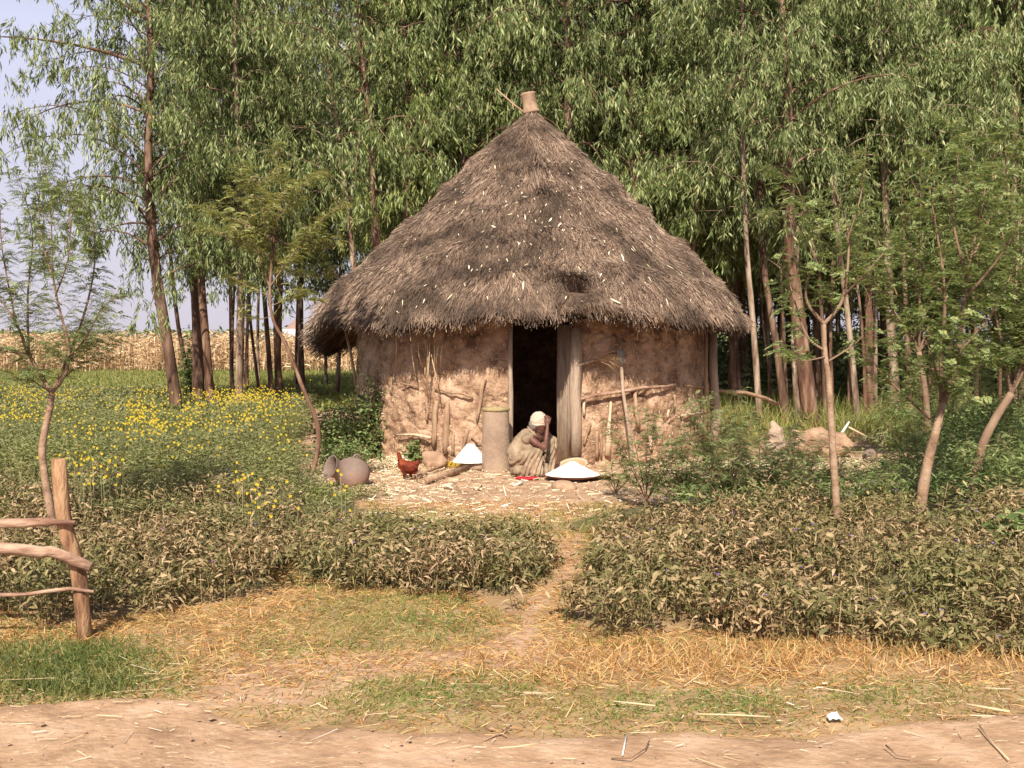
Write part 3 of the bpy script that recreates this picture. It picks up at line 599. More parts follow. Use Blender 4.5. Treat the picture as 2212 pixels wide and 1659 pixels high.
euc('eucalyptus_tree', px_path([(426, 820), (420, 640), (405, 300), (398, 60)], 26), .18, 14.5, 4.0, 2.3, 40, 28, 2, M['barkdark'], label='thick dark eucalyptus trunk close beside a slimmer paler one, left of the hut', group=LG, dens=.95)
euc('eucalyptus_tree', px_path([(450, 830), (440, 640), (432, 300), (436, 60)], 25.2), .125, 13, 3.4, 2.2, 40, 26, 3, M['bark'], label='slimmer mottled brown eucalyptus touching the right side of the thick dark trunk', group=LG, dens=.95)
euc('eucalyptus_tree', px_path([(404, 815), (385, 700), (368, 520), (360, 200)], 29), .075, 11, 4.4, 1.5, 26, 20, 4, M['barkdark'], label='thin dark eucalyptus stem between the left-leaning trunk and the thick dark trunk', group=LG, dens=.95)
euc('eucalyptus_tree', px_path([(521, 830), (519, 640), (516, 400), (512, 60)], 24.6), .105, 13, 3.7, 2.1, 40, 26, 5, M['barkpale'], label='pale straight grey-barked eucalyptus trunk left of the hut', group=LG, dens=.95)
euc('eucalyptus_tree', px_path([(504, 825), (500, 700), (505, 400)], 27.5), .05, 9, 4.2, 1.2, 18, 16, 6, M['barkdark'], label='very thin dark eucalyptus pole close left of the pale straight trunk', group=LG, dens=.95)
euc('eucalyptus_tree', px_path([(556, 822), (543, 700), (535, 500)], 28.5), .055, 10, 4.4, 1.3, 20, 18, 7, M['barkdark'], label='thin dark eucalyptus pole, first one right of the pale straight trunk', group=LG, dens=.95)
euc('eucalyptus_tree', px_path([(581, 818), (577, 690), (570, 500), (575, 100)], 28), .085, 12, 4.0, 1.8, 30, 22, 8, M['barkdark'], label='dark eucalyptus left of the stem that crosses behind the slanting yellowish sapling', group=LG, dens=.95)
euc('eucalyptus_tree', px_path([(603, 818), (600, 690), (604, 450), (612, 100)], 27.5), .12, 13, 4.2, 2.1, 36, 26, 9, M['barkdark'], label='dark eucalyptus trunk directly behind the slanting yellowish sapling', group=LG, dens=.95)
euc('eucalyptus_tree', px_path([(652, 772), (648, 600), (646, 300)], 38), .14, 14, 5.0, 2.3, 34, 24, 10, M['barkdark'], label='lone dark eucalyptus farther back near the far white-roofed building', group=LG, dens=.95)
euc('eucalyptus_tree', px_path([(790, 700), (768, 590), (745, 430), (722, 250), (700, 60)], 23.8), .095, 13, 4.6, 2.1, 36, 26, 11, M['barkpale'], label='slender pale eucalyptus leaning left just beyond the left slope of the roof')
euc('eucalyptus_tree', px_path([(836, 740), (815, 555), (800, 330), (785, 150), (776, 10)], 23.2), .15, 14, 5.6, 2.5, 36, 26, 12, M['bark'], label='stout reddish brown eucalyptus trunk rising behind the left slope of the roof')
euc('eucalyptus_tree', px_path([(1748, 930), (1732, 760), (1712, 560), (1702, 330), (1690, 60)], 20.6), .185, 14, 5.2, 2.5, 40, 28, 13, M['bark'], label='thickest reddish brown eucalyptus trunk right of the hut', group=RGp)
euc('eucalyptus_tree', px_path([(1692, 895), (1672, 740), (1652, 600), (1640, 300)], 21.6), .095, 11, 4.4, 1.9, 32, 24, 14, M['barkdark'], label='slim leaning brown eucalyptus trunk between the hut and the thickest trunk', group=RGp)
euc('eucalyptus_tree', px_path([(1640, 880), (1630, 760), (1612, 560), (1606, 300)], 20.4), .078, 11, 4.2, 1.9, 30, 24, 15, M['barkpale'], label='pale straight trunk seen just off the right end of the eave', group=RGp)
euc('eucalyptus_tree', px_path([(1932, 880), (1922, 600), (1908, 330), (1896, 60)], 22.5), .125, 14, 5.0, 2.3, 38, 26, 16, M['barkpale'], label='tall pink-brown eucalyptus trunk rising behind the feathery saplings on the right', group=RGp)
euc('eucalyptus_tree', px_path([(1722, 890), (1718, 760), (1722, 560), (1740, 300)], 22.4), .075, 11, 4.6, 1.7, 28, 22, 17, M['barkpale'], label='thin pale trunk standing against the left side of the thickest trunk', group=RGp)
euc('eucalyptus_tree', px_path([(1845, 870), (1826, 640), (1805, 440), (1785, 130)], 22), .08, 12, 4.8, 1.9, 32, 24, 18, M['barkpale'], label='slender pale trunk leaning left, midway between the two tallest right-hand trunks', group=RGp)
euc('eucalyptus_tree', px_path([(1380, 820), (1365, 300), (1372, 120), (1375, 10)], 24.5), .14, 14, 5.2, 2.6, 42, 28, 19, M['barkdark'], label='eucalyptus rising behind the right slope of the roof')
euc('eucalyptus_tree', px_path([(1230, 820), (1262, 300), (1255, 120)], 25.5), .13, 14, 5.2, 2.6, 42, 28, 20, M['bark'], label='eucalyptus rising directly behind the roof peak')
euc('eucalyptus_tree', px_path([(1010, 820), (1000, 300), (985, 120)], 24.8), .12, 14, 5.2, 2.6, 42, 28, 21, M['barkdark'], label='eucalyptus behind the upper left slope of the roof')
# the grove behind: six kinds, then copies
protos = []
for k in range(6):
    H = (13, 11.5, 14.5, 12, 13.5, 10.5)[k]; rd = random.Random(50 + k)
    p = [Vector((0, 60, 0)), Vector((rd.uniform(-.3, .3), 60 + rd.uniform(-.2, .2), H * .5)), Vector((rd.uniform(-.5, .5), 60, H))]
    protos.append(euc('eucalyptus_tree', p, (.12, .08, .14, .07, .10, .06)[k], H, (4.8, 3.9, 5.2, 4.2, 3.6, 3.2)[k], (2.4, 1.9, 2.6, 2.0, 2.3, 1.8)[k], (40, 34, 42, 36, 44, 34)[k], 26, 60 + k,
        M[('bark', 'barkpale', 'barkdark', 'bark', 'barkdark', 'barkpale')[k]], M['leafeuc2'] if k in (4,) else None, big=1.12))
spots = []; rd = random.Random(11)
def far_enough(x, y, d):
    return all((x - a) ** 2 + (y - b) ** 2 > d * d for a, b in spots)
def fill(nwant, xf, yr, dmin, pred):
    k = 0; tries = 0
    while k < nwant and tries < 9000:
        tries += 1; y = rd.uniform(*yr); px = rd.uniform(*xf); x = (px - CX) / F * y
        if pred(x, y, px) and far_enough(x, y, dmin): spots.append((x, y)); k += 1
nA = len(spots)
fill(40, (840, 2500), (23, 31), 1.35, lambda x, y, p: not (abs(x - HX) < 3.6 and y < 22.5) and (y > 24.5 or p > 1640 or p < 1000)); nB = len(spots)
fill(130, (760, 2600), (31, 62), 1.6, lambda x, y, p: p > 760 + (y - 31) * 3); nC = len(spots)
fill(9, (455, 760), (31, 44), 1.8, lambda x, y, p: True); nD = len(spots)
# crowns that close the left group, high up
used = set()
for i, (x, y) in enumerate(spots):
    k = rd.randrange(6)
    if i >= nC: k = rd.choice([1, 3, 5, 3])
    if k not in used: o = protos[k]; used.add(k)
    else: o = copy_tree(protos[k])
    o.location = (x, y, 0); s = rd.uniform(.85, 1.15); o.scale = (s, s, s * rd.uniform(.95, 1.12)); o.rotation_euler = (rd.uniform(-.03, .03), rd.uniform(-.03, .03), rd.uniform(0, 6.28))
    if i < nB: tag(o, 'slender eucalyptus in the front rows of the shady grove behind the hut', 'tree', 'front rows of the eucalyptus grove')
    elif i < nC: tag(o, 'slender eucalyptus deep in the shady grove behind the hut', 'tree', 'eucalyptus deep in the grove')
    else: tag(o, 'thin eucalyptus far back in the grass, sky and dry maize showing between the stems', 'tree', 'thin eucalyptus beyond the meadow')

# bare poles and suckers at the grove's edge
rd = random.Random(5)
for i, (px, py, tx, ty, Y, w) in enumerate([(1702, 870, 1690, 640, 23, .05), (1778, 885, 1772, 560, 23, .06), (1800, 880, 1795, 600, 24, .05), (1868, 880, 1850, 620, 23.5, .045), (1888, 870, 1892, 610, 24.5, .06), (1960, 870, 1955, 620, 22.4, .07), (1990, 870, 1980, 600, 24, .05), (2030, 860, 2025, 560, 23, .04), (2105, 860, 2095, 500, 22, .05), (2160, 860, 2150, 420, 21, .04), (1663, 880, 1650, 700, 24, .03), (2072, 860, 2062, 600, 25, .06)]):
    euc('eucalyptus_tree', px_path([(px, py), ((px + tx) / 2 + rd.uniform(-6, 6), (py + ty) / 2), (tx, ty)], Y), w, rd.uniform(7.5, 10), 3.8, 1.1, 18, 18, 300 + i, M[rd.choice(['bark', 'barkpale', 'barkdark'])], label='thin young eucalyptus pole at the shaded edge of the grove on the right', group='thin young poles at the edge of the grove')

# ------------------------------------------------------------------ saplings with feathery leaves
def pinnate(lb, P, D, L, rg, npair=8, lw=.006, ll=.016):
    N = len(P); D = nrm(D); S = nrm(np.cross(D, np.array([0, 0, 1.0]) + rg.normal(size=(N, 3)) * .35)); U = np.cross(S, D)
    for j in range(npair):
        t = (j + 1) / npair; c = P + D * (L * t)[:, None] + np.array([0, 0, -1.0]) * (L * .35 * t * t)[:, None]
        w = math.sin(math.pi * (.15 + .8 * t)) * .6 + .5
        for sg in (-1, 1):
            d = S * sg + D * .45 + rg.normal(size=(N, 3)) * .15
            l = np.full(N, ll * w) * (L / .13)
            V = np.stack([c, c + nrm(d) * (l * .5)[:, None] + D * (l * lw / ll)[:, None] * .9, c + nrm(d) * l[:, None], c + nrm(d) * (l * .5)[:, None] - D * (l * lw / ll)[:, None] * .9], 1)
            lb.put(V, None, np.arange(N)[:, None] * 4 + np.array([0, 1, 2, 3]))
def sapling(name, stem, rad, branches, leaf, seed, m_leaf, m_bark=None, label=None, group=None, twig=.16, LL=(.09, .16), dens=1.0, ll=.018, lw=.007, cat='sapling', tl=.34, lift=.55):
    """stem: world points; branches: list of (polyline of world points, start radius)"""
    rg = np.random.default_rng(seed); rd = random.Random(seed); base = Vector((stem[0].x, stem[0].y, 0)); root = empty(name, base, 0, label=label, cat=cat, group=group)
    wood = MB(); twigs = MB()
    def smooth(pts, n=5):
        out = []
        for i in range(len(pts) - 1):
            p0 = pts[max(i - 1, 0)]; p1 = pts[i]; p2 = pts[i + 1]; p3 = pts[min(i + 2, len(pts) - 1)]
            for k in range(n):
                t = k / n; out.append(.5 * ((2 * p1) + (p2 - p0) * t + (2 * p0 - 5 * p1 + 4 * p2 - p3) * t * t + (3 * p1 - p0 - 3 * p2 + p3) * t ** 3))
        return out + [pts[-1]]
    st = smooth(stem); wood.tube(st, [rad[0] + (rad[1] - rad[0]) * k / (len(st) - 1) for k in range(len(st))], 9, True, .07, rd)
    LP = []; LD = []
    for bi, (pts, r) in enumerate(branches):
        b = smooth([Vector(p) for p in pts], 6); twigs.tube(b, [r * .9 * (1 - .85 * k / (len(b) - 1)) for k in range(len(b))], 6, False)
        acc = 0
        for i in range(1, len(b)):
            seg = (b[i] - b[i - 1]); acc += seg.length; tt = i / len(b)
            while acc > twig / dens and tt > .12:
                acc -= twig / dens; az = rd.random() * 6.28; d = (seg.normalized() * .7 + Vector((math.cos(az), math.sin(az), lift))).normalized(); l = tl * rd.uniform(.5, 1.2) * (1.15 - .6 * tt)
                e = b[i] + d * l + Vector((0, 0, -.1 * l)); twigs.tube([b[i], b[i] + d * l * .5, e], [.0035, .0025, .0012], 3, False)
                nl = max(4, int(1.9 * leaf * l / tl))
                for k in range(nl):
                    u = (k + rd.random()) / nl; az2 = rd.random() * 6.28; LP.append(tuple(b[i].lerp(e, u))); LD.append((math.cos(az2) + d.x * .8, math.sin(az2) + d.y * .8, rd.uniform(-.15, .5)))
    lb = LB(); LP = np.array(LP); LD = np.array(LD); pinnate(lb, LP, LD, rg.uniform(*LL, len(LP)), rg, ll=ll * 1.5, lw=lw * 1.75)
    t = wood.build('trunk', m_bark or M['sapling'], root, True, base); twigs.build('branches', M['branch'], root, True, base); c = lb.build('crown', m_leaf, root, base); KIDS[root.name] = [t, c]
    return root
def fan(p, n, h, spread, seed, r=.02, sx=1.0, bx=0.0, by=0.0):
    rd = random.Random(seed); out = []
    for k in range(n):
        az = k * 2.4 + rd.random(); s = spread * rd.uniform(.5, 1.1); hh = h * rd.uniform(.6, 1.05); dx = math.cos(az) * s * sx + bx; dy = math.sin(az) * s + by
        out.append(([p, p + Vector((dx * .35, dy * .35, hh * .35)), p + Vector((dx * .75, dy * .75, hh * .72)), p + Vector((dx * 1.0, dy * 1.0, hh))], r))
    return out
# left foreground
Y = 8.9; st = px_path([(122, 1110), (97, 1030), (92, 960), (108, 880), (112, 850)], Y); st[0].z = -.03; f = st[-1]
br = [([f, at(62, 765, Y), at(35, 700, Y - .1), at(-30, 600, Y - .2)], .022), ([f, at(150, 770, Y), at(115, 600, Y + .1), at(112, 400, Y + .1)], .02), ([at(62, 765, Y), at(60, 640, Y + .3), at(70, 500, Y + .3), at(40, 380, Y + .2)], .013),
      ([f, at(175, 700, Y + .2), at(205, 560, Y + .3), at(190, 420, Y + .2)], .015), ([at(140, 780, Y), at(185, 730, Y - .3), at(225, 660, Y - .4), at(275, 640, Y - .5)], .011), ([at(62, 765, Y), at(20, 760, Y - .3), at(-50, 740, Y - .4)], .01), ([at(120, 640, Y), at(150, 540, Y - .2), at(148, 400, Y - .2)], .009),
      ([f, at(60, 820, Y - .2), at(0, 830, Y - .3)], .008), ([at(35, 700, Y), at(5, 540, Y), at(0, 430, Y)], .01), ([at(112, 600, Y), at(85, 480, Y + .2), at(90, 350, Y + .2)], .009), ([at(150, 770, Y), at(190, 780, Y), at(240, 700, Y + .2)], .008)]
sapling('feathery_sapling', st, (.034, .024), br, 12, 21, M['pinnate_grey'], label='thin crooked sapling with sparse feathery leaves behind the rail fence', twig=.07, LL=(.08, .14), ll=.014, lw=.0055, tl=.3)
# slanting sapling left of the hut
Y = 13.4; st = px_path([(672, 1010), (688, 960), (682, 905), (655, 840), (618, 745), (590, 690), (583, 620), (596, 480)], Y); st[0].z = -.03; f = st[-2]; t_ = st[-1]
br = [([f, at(560, 560, Y + .2), at(540, 480, Y + .3), at(500, 420, Y + .3)], .014), ([f, at(640, 540, Y - .2), at(690, 480, Y - .2), at(740, 440, Y - .3)], .014), ([t_, at(610, 420, Y), at(598, 350, Y), at(612, 320, Y)], .012), ([at(590, 560, Y), at(520, 520, Y - .3), at(450, 500, Y - .4)], .011),
      ([at(590, 560, Y), at(660, 600, Y + .3), at(720, 580, Y + .3)], .01), ([t_, at(560, 400, Y + .3), at(540, 370, Y + .3)], .01), ([t_, at(650, 410, Y - .3), at(680, 380, Y - .2)], .01), ([at(585, 640, Y), at(540, 620, Y), at(500, 600, Y)], .008), ([at(588, 660, Y), at(640, 640, Y), at(670, 650, Y - .2)], .007), ([at(590, 680, Y), at(560, 690, Y), at(530, 680, Y)], .006),
      ([at(592, 520, Y), at(500, 470, Y), at(440, 460, Y + .2)], .01), ([at(592, 520, Y), at(690, 540, Y), at(750, 520, Y)], .01), ([at(592, 560, Y), at(560, 440, Y - .4), at(520, 390, Y - .5)], .01)]
sapling('feathery_sapling', st, (.033, .015), br, 12, 22, M['pinnate_yellow'], M['bark'], label='slanting sapling with yellowish feathery crown, rooted beside the overturned jar', twig=.12, LL=(.10, .16), ll=.019, lw=.007, tl=.36)
# right, thin pale one
Y = 9.3; st = px_path([(1812, 1170), (1802, 1020), (1795, 900), (1790, 820), (1782, 760), (1780, 700)], Y); st[0].z = -.03; f = st[-1]
br = [([f, at(1740, 640, Y), at(1760, 540, Y), at(1740, 440, Y)], .02), ([f, at(1822, 640, Y), at(1832, 500, Y + .2), at(1800, 400, Y + .2)], .022), ([at(1786, 760, Y), at(1740, 720, Y), at(1700, 600, Y + .2), at(1660, 560, Y + .2)], .014), ([at(1822, 640, Y), at(1880, 580, Y - .3), at(1930, 520, Y - .3)], .014),
      ([at(1790, 780, Y), at(1850, 740, Y + .1), at(1890, 690, Y + .1)], .012), ([at(1760, 560, Y), at(1720, 480, Y - .2), at(1680, 470, Y - .3)], .01), ([at(1786, 770, Y), at(1730, 780, Y - .2), at(1700, 760, Y - .2)], .009), ([at(1830, 520, Y), at(1860, 420, Y), at(1870, 330, Y)], .01), ([at(1750, 480, Y), at(1720, 400, Y), at(1700, 390, Y)], .008)]
sapling('feathery_sapling', st, (.036, .018), br, 8, 23, M['pinnate'], label='thin straight pale-stemmed sapling, nearest the hut on the right', twig=.15, LL=(.10, .17), ll=.02, lw=.0075, tl=.33)
# right, stout pale one
Y = 10.0; st = px_path([(1982, 1130), (2000, 1020), (2022, 930), (2036, 870)], Y); st[0].z = -.03; f = st[-1]; b1 = at(2010, 905, Y)
br = [([f, at(2070, 760, Y), at(2090, 600, Y + .2), at(2130, 400, Y + .2)], .045), ([f, at(2035, 760, Y), at(2040, 620, Y - .2), at(2010, 420, Y - .2)], .035), ([b1, at(1960, 860, Y), at(1900, 800, Y), at(1880, 760, Y)], .018), ([at(2070, 760, Y), at(2140, 680, Y + .2), at(2200, 560, Y + .3)], .022),
      ([at(2040, 640, Y), at(1980, 560, Y + .3), at(1940, 450, Y + .3)], .02), ([f, at(2010, 760, Y - .4), at(1960, 680, Y - .5)], .015), ([at(2090, 600, Y), at(2060, 480, Y), at(2070, 330, Y)], .02), ([at(2090, 640, Y), at(2170, 540, Y - .3), at(2230, 430, Y - .3)], .016), ([at(2060, 800, Y), at(2130, 790, Y - .3), at(2190, 760, Y - .4)], .013),
      ([at(2030, 500, Y), at(1990, 430, Y), at(1960, 370, Y)], .01), ([at(2036, 850, Y), at(2090, 850, Y - .2), at(2130, 880, Y - .3)], .01), ([at(2100, 560, Y), at(2150, 440, Y + .4), at(2180, 330, Y + .4)], .014), ([at(2030, 800, Y), at(1960, 780, Y + .2), at(1920, 720, Y + .3)], .013)]
sapling('feathery_sapling', st, (.055, .032), br, 8, 24, M['pinnate'], label='stout leaning pale-barked sapling with a wide feathery crown at the right', twig=.13, LL=(.11, .18), ll=.022, lw=.008, tl=.4)
# dark leaning one at the right edge and one behind
Y = 11.3; st = px_path([(2095, 1050), (2120, 970), (2150, 905), (2185, 850)], Y); st[0].z = -.03
sapling('feathery_sapling', st, (.05, .04), fan(st[-1], 9, 2.2, .95, 4, .022, bx=.1), 9, 25, M['pinnate'], M['branch'], label='dark-stemmed leaning sapling near the right edge of the view', twig=.13, LL=(.11, .18), ll=.022, lw=.008, tl=.4)
Y = 13.5; st = px_path([(2230, 960), (2225, 850), (2205, 740)], Y); st[0].z = -.03
sapling('feathery_sapling', st, (.06, .045), fan(st[-1], 10, 2.9, 1.3, 6, .022), 7, 26, M['pinnate'], M['branch'], label='tallest feathery sapling, farther back at the right edge', twig=.13, LL=(.12, .2), ll=.024, lw=.009, tl=.45)
Y = 14.5; st = px_path([(2010, 960), (2000, 860), (1985, 760)], Y); st[0].z = -.03
sapling('feathery_sapling', st, (.05, .035), fan(st[-1], 9, 2.4, 1.2, 8, .02), 7, 27, M['pinnate'], M['branch'], label='feathery sapling in the shade behind the stout pale-barked one', twig=.13, LL=(.12, .2), ll=.024, lw=.009, tl=.45)
# feathery shrubs in front of the hut's right wall
for k, (px, py, h, w, n, mm, lab) in enumerate([(1395, 1100, .95, .42, 8, 'pinnate_grey', 'feathery shrub nearest the white flour pile'), (1475, 1110, 1.08, .45, 9, 'pinnate_grey', 'tall feathery shrub, second from the left before the hut wall'), (1570, 1120, 1.22, .5, 10, 'pinnate_grey', 'feathery shrub standing before the eave pole'),
        (1640, 1100, .95, .45, 8, 'pinnate_grey', 'feathery shrub in front of the broken clay granary'), (1720, 1110, .7, .42, 7, 'pinnate_grey', 'small feathery shrub left of the thin pale sapling'), (1540, 1040, 1.15, .38, 7, 'pinnate_grey', 'feathery shrub close to the right end of the mud wall'), (1330, 1070, .35, .25, 4, 'pinnate', 'smallest green seedling right of the white flour pile'),
        (1880, 1110, .6, .45, 7, 'pinnate', 'low feathery shrub between the two pale sapling stems'), (2120, 1080, .75, .6, 9, 'pinnate', 'bushy feathery shrub right of the stout sapling'), (2230, 1060, .95, .6, 10, 'pinnate', 'feathery shrub at the right edge of the view'), (1960, 1010, .8, .55, 8, 'pinnate', 'feathery shrub behind the base of the stout sapling'), (2150, 1000, 1.7, .7, 11, 'pinnate', 'tall feathery shrub behind the dark leaning sapling'), (2060, 965, 1.5, .65, 10, 'pinnate', 'feathery shrub half hidden by the stout sapling crown'), (1925, 935, 1.2, .55, 8, 'pinnate', 'feathery shrub in the tall grass beyond the husks'), (2240, 950, 2.2, .8, 12, 'pinnate', 'tallest feathery shrub at the right edge'), (2000, 925, 1.9, .7, 10, 'pinnate', 'slender feathery shrub at the shaded edge of the grove'), (1690, 1060, .8, .4, 7, 'pinnate_grey', 'feathery shrub hiding the foot of the mud heap'), (1760, 1085, .55, .4, 7, 'pinnate', 'low feathery shrub at the foot of the thin pale sapling')]):
    b = gnd(px, py); b.z = -.02; t = b + Vector((0, 0, h * .1 + .02))
    sapling('feathery_shrub', [b, b.lerp(t, .5), t], (.013, .01), fan(t, max(5, int(n * .9)), h * .9, w * .85, 40 + k, .007) + fan(b + Vector((0, 0, h * .1)), 3, h * .55, w, 80 + k, .006), 7, 500 + k, M[mm], M['branch'], label=lab, cat='shrub', group='feathery shrubs on the right', twig=.09, LL=(.07, .12), ll=.015, lw=.006, tl=.2)
# leafy bush at the left end of the wall
def bush(px, py, h, w, n, seed, label, L=.075, mm='bush'):
    rg = np.random.default_rng(seed); b = gnd(px, py); root = empty('leafy_bush', (b.x, b.y, 0), 0, label=label, cat='bush'); wood = MB(); P = []; 
    for k in range(n):
        az = k * 2.4; u = math.sqrt((k + .5) / n); e = Vector((math.cos(az) * w * u, math.sin(az) * w * .7 * u, h * (1.05 - .55 * u * u) * rg.uniform(.75, 1.05))); s = Vector((e.x * .25, e.y * .25, 0))
        pts = [s, s.lerp(e, .5) + Vector((0, 0, .05)), e]; wood.tube(pts, [.008, .006, .003], 4, False)
        for t in np.linspace(.15, 1, 10):
            q = s.lerp(e, t); P += [(q.x, q.y, q.z)] * 9
    P = np.array(P); P = P + rg.normal(size=P.shape) * .055; P[:, 2] = np.abs(P[:, 2]); D = rg.normal(size=P.shape) * np.array([1, 1, .5]) + np.array([0, 0, .25]); lb = LB(); l = rg.uniform(.6, 1.2, len(P)) * L
    lb.lance(P, D, l, l * .42, droop=.3, rg=rg); t = wood.build('stem', M['branch'], root); c = lb.build('foliage', M[mm], root); return root
bush(790, 990, 1.12, .42, 34, 1, 'dense green leafy bush climbing against the left end of the mud wall', mm='bush')
bush(725, 985, .8, .42, 30, 2, 'lower green leafy bush left of the one against the mud wall', mm='bush')
bush(745, 1020, .42, .5, 26, 3, 'low leafy bush just behind the overturned jar', .06, 'bush')
bush(893, 1000, .28, .10, 4, 4, 'small dark green plant behind the hen', .08, 'bush')
b_ = bush(410, 875, 1.9, .3, 18, 8, 'slim leafy shrub at the foot of a thin dark eucalyptus left of the hut', .11, 'bush')
bush(2190, 1200, .26, .2, 7, 5, 'broad-leaved weed in the dusty ground cover at the right', .13, 'bush')

# ------------------------------------------------------------------ ground cover, field, flowers, grass
def scatter(n, x0, x1, y0, y1, rg=RG, keep=None):
    X = rg.uniform(x0, x1, n); Y = rg.uniform(y0, y1, n)
    if keep is not None: k = keep(X, Y); X, Y = X[k], Y[k]
    return X, Y
def inframe(X, Y, m=250):      # only what the place shows around the view
    px, _ = proj(X, Y); return (px > -m) & (px < 2212 + m)
def inhut(X, Y, r=RW + .05): return (X - HX) ** 2 + (Y - HY) ** 2 < r * r
PL = gpoly([(-700, 1345), (0, 1345), (120, 1368), (330, 1338), (450, 1325), (560, 1290), (590, 1240), (620, 1215), (650, 1265), (800, 1290), (1000, 1295), (1060, 1330), (1100, 1345), (1135, 1310), (1150, 1262), (1200, 1222), (1195, 1190), (1120, 1150), (900, 1150), (820, 1120), (740, 1120), (640, 1100), (300, 1060), (-700, 1050)])
PRr = gpoly([(1230, 1345), (1260, 1378), (1400, 1385), (1600, 1392), (1800, 1398), (2000, 1412), (2212, 1428), (2900, 1440), (2900, 1105), (2212, 1110), (1900, 1120), (1700, 1130), (1500, 1135), (1330, 1140), (1300, 1165), (1310, 1200), (1295, 1240), (1240, 1285), (1215, 1320)])
def jit(X, Y, s=3): return X + (fbm(X * 3, Y * 3, s) - .5) * .22, Y + (fbm(X * 3, Y * 3, s + 1) - .5) * .3
def herb(lb, X, Y, h, nleaf, L, W, rg, up=(.0, .9), droop=(.1, .6), spread=.03, h0=.25, stem=True, kind='lance'):
    n = len(X); Z = hgt(X, Y); tx = rg.normal(size=n) * .12; ty = rg.normal(size=n) * .12
    k = np.repeat(np.arange(n), nleaf); m = len(k); t = rg.uniform(h0, 1, m) ** .8
    P = np.stack([X[k] + tx[k] * h[k] * t * 2 + rg.normal(size=m) * spread, Y[k] + ty[k] * h[k] * t * 2 + rg.normal(size=m) * spread, Z[k] + h[k] * t], -1)
    az = rg.uniform(0, 6.283, m); e = rg.uniform(up[0], up[1], m) * (.4 + .7 * t)
    D = np.stack([np.cos(az), np.sin(az), e], -1); l = rg.uniform(.55, 1.15, m) * L
    if kind == 'lance': lb.lance(P, D, l, l * W * rg.uniform(.8, 1.2, m), droop=rg.uniform(*droop, m), rg=rg)
    else: lb.diamond(P, D, l, l * W, rg=rg)
def cover(name, poly, label, n, x0, x1, y0, y1, seed):
    n = int(n * .62); rg = np.random.default_rng(seed)
    def kp(X, Y):
        a, b = jit(X, Y, 3); return inpoly(a, b, poly) & inframe(X, Y, 500)
    X, Y = scatter(n, x0, x1, y0, y1, rg, kp); px_, py_ = proj(X, Y); kk = rg.uniform(size=len(X)) < np.where(px_ < 700, np.clip((py_ - 1040) / 110, .25, 1), 1); X, Y = X[kk], Y[kk]; h = .02 + .46 * fbm(X * 1.3, Y * 1.3, 88) ** 1.25 + rg.uniform(-.03, .05, len(X)); h = np.clip(h * np.where(rg.uniform(size=len(X)) < .1, 1.35, 1), .07, .5); px_, py_ = proj(X, Y); h = h * np.where((px_ > 640) & (px_ < 1400), np.clip((py_ - 1085) / 130, .3, 1), 1)
    hole = fbm(X * 2.2, Y * 2.2, 66) > .34; X, Y, h = X[hole], Y[hole], h[hole]
    lb = LB(); herb(lb, X, Y, h, 18, .068, .27, rg, up=(-.3, .8), droop=(.2, .9), spread=.04, h0=.12)
    k = rg.uniform(size=len(X)) < .35; lb2 = lb
    herb(lb, X[k], Y[k], h[k] * 1.12, 4, .085, .24, rg, up=(.1, 1.3), h0=.6)
    k = rg.uniform(size=len(X)) < .3; q = np.repeat(np.stack([X, Y, hgt(X, Y) + h * .5], -1)[k], 7, 0); lb.blade(q + rg.normal(size=q.shape) * .03, rg.normal(size=q.shape) * .5 + np.array([0, 0, .9]), rg.uniform(.08, .2, len(q)), .006, droop=.3)
    P = np.stack([X, Y, hgt(X, Y)], -1); lb.straw(P, np.array([0, 0, 1.0]) + rg.normal(size=P.shape) * .15, h * .9, .005)
    tag(lb.build(name, M['dusty']), label, kind='stuff')
    return X, Y, h
A_ = cover('ground_cover', PL, 'dusty brown-green leafy ground cover left of the path', 14000, -6.5, .6, 6.0, 13.5, 101)
B_ = cover('ground_cover', PRr, 'dusty brown-green leafy ground cover right of the path', 12000, .1, 7.5, 5.6, 11, 102)
# small purple flowers
lb = LB()
for (X, Y, h), n in ((A_, 70), (B_, 130)):
    k = RG.integers(0, len(X), n); P = np.stack([X[k], Y[k], hgt(X[k], Y[k]) + h[k] * 1.08], -1)
    for j in range(5):
        a = j * 1.2566 + RG.uniform(0, .4, n); lb.lance(P, np.stack([np.cos(a), np.sin(a), np.full(n, .5)], -1), np.full(n, .014), .011, droop=.1)
tag(lb.build('purple_flowers', M['purple']), 'tiny purple flowers dotted through the ground cover', kind='stuff')
# field of weeds and yellow flowers on the left
rg = np.random.default_rng(103)
def fk(X, Y): return inframe(X, Y, 450) & ~ymask(X, Y) & ~inhut(X, Y, RW + .3) & (X < HX - 1.9 + 0 * Y) & (~inpoly(X, Y, PL) | ((proj(X, Y)[1] < 1150) & (proj(X, Y)[0] < 700)))
X, Y = scatter(21000, -13, -.8, 8.6, 21, rg, fk); h = (.2 + .45 * fbm(X * .8, Y * .8, 21)) * np.clip((Y - 7.5) / 5, .5, 1.0); pq, _ = proj(X, Y); h = h * np.where((pq > 640) & (Y < 12.6), .4, 1)
lb = LB(); herb(lb, X, Y, h, 20, .068, .2, rg, up=(0, 1.2), spread=.05, h0=.2)
X2, Y2 = scatter(9000, -17, -1.5, 20, 34, rg, fk); h2 = .2 + .3 * fbm(X2 * .6, Y2 * .6, 22); herb(lb, X2, Y2, h2, 14, .13, .2, rg, up=(.2, 1.5), spread=.09, h0=.2)
jw = gnd(735, 1078); Xj = rg.normal(jw.x, .22, 130); Yj = rg.normal(jw.y + .02, .10, 130); herb(lb, Xj, Yj, rg.uniform(.06, .17, 130), 14, .055, .22, rg, up=(.2, 1.3), spread=.03, h0=.1)
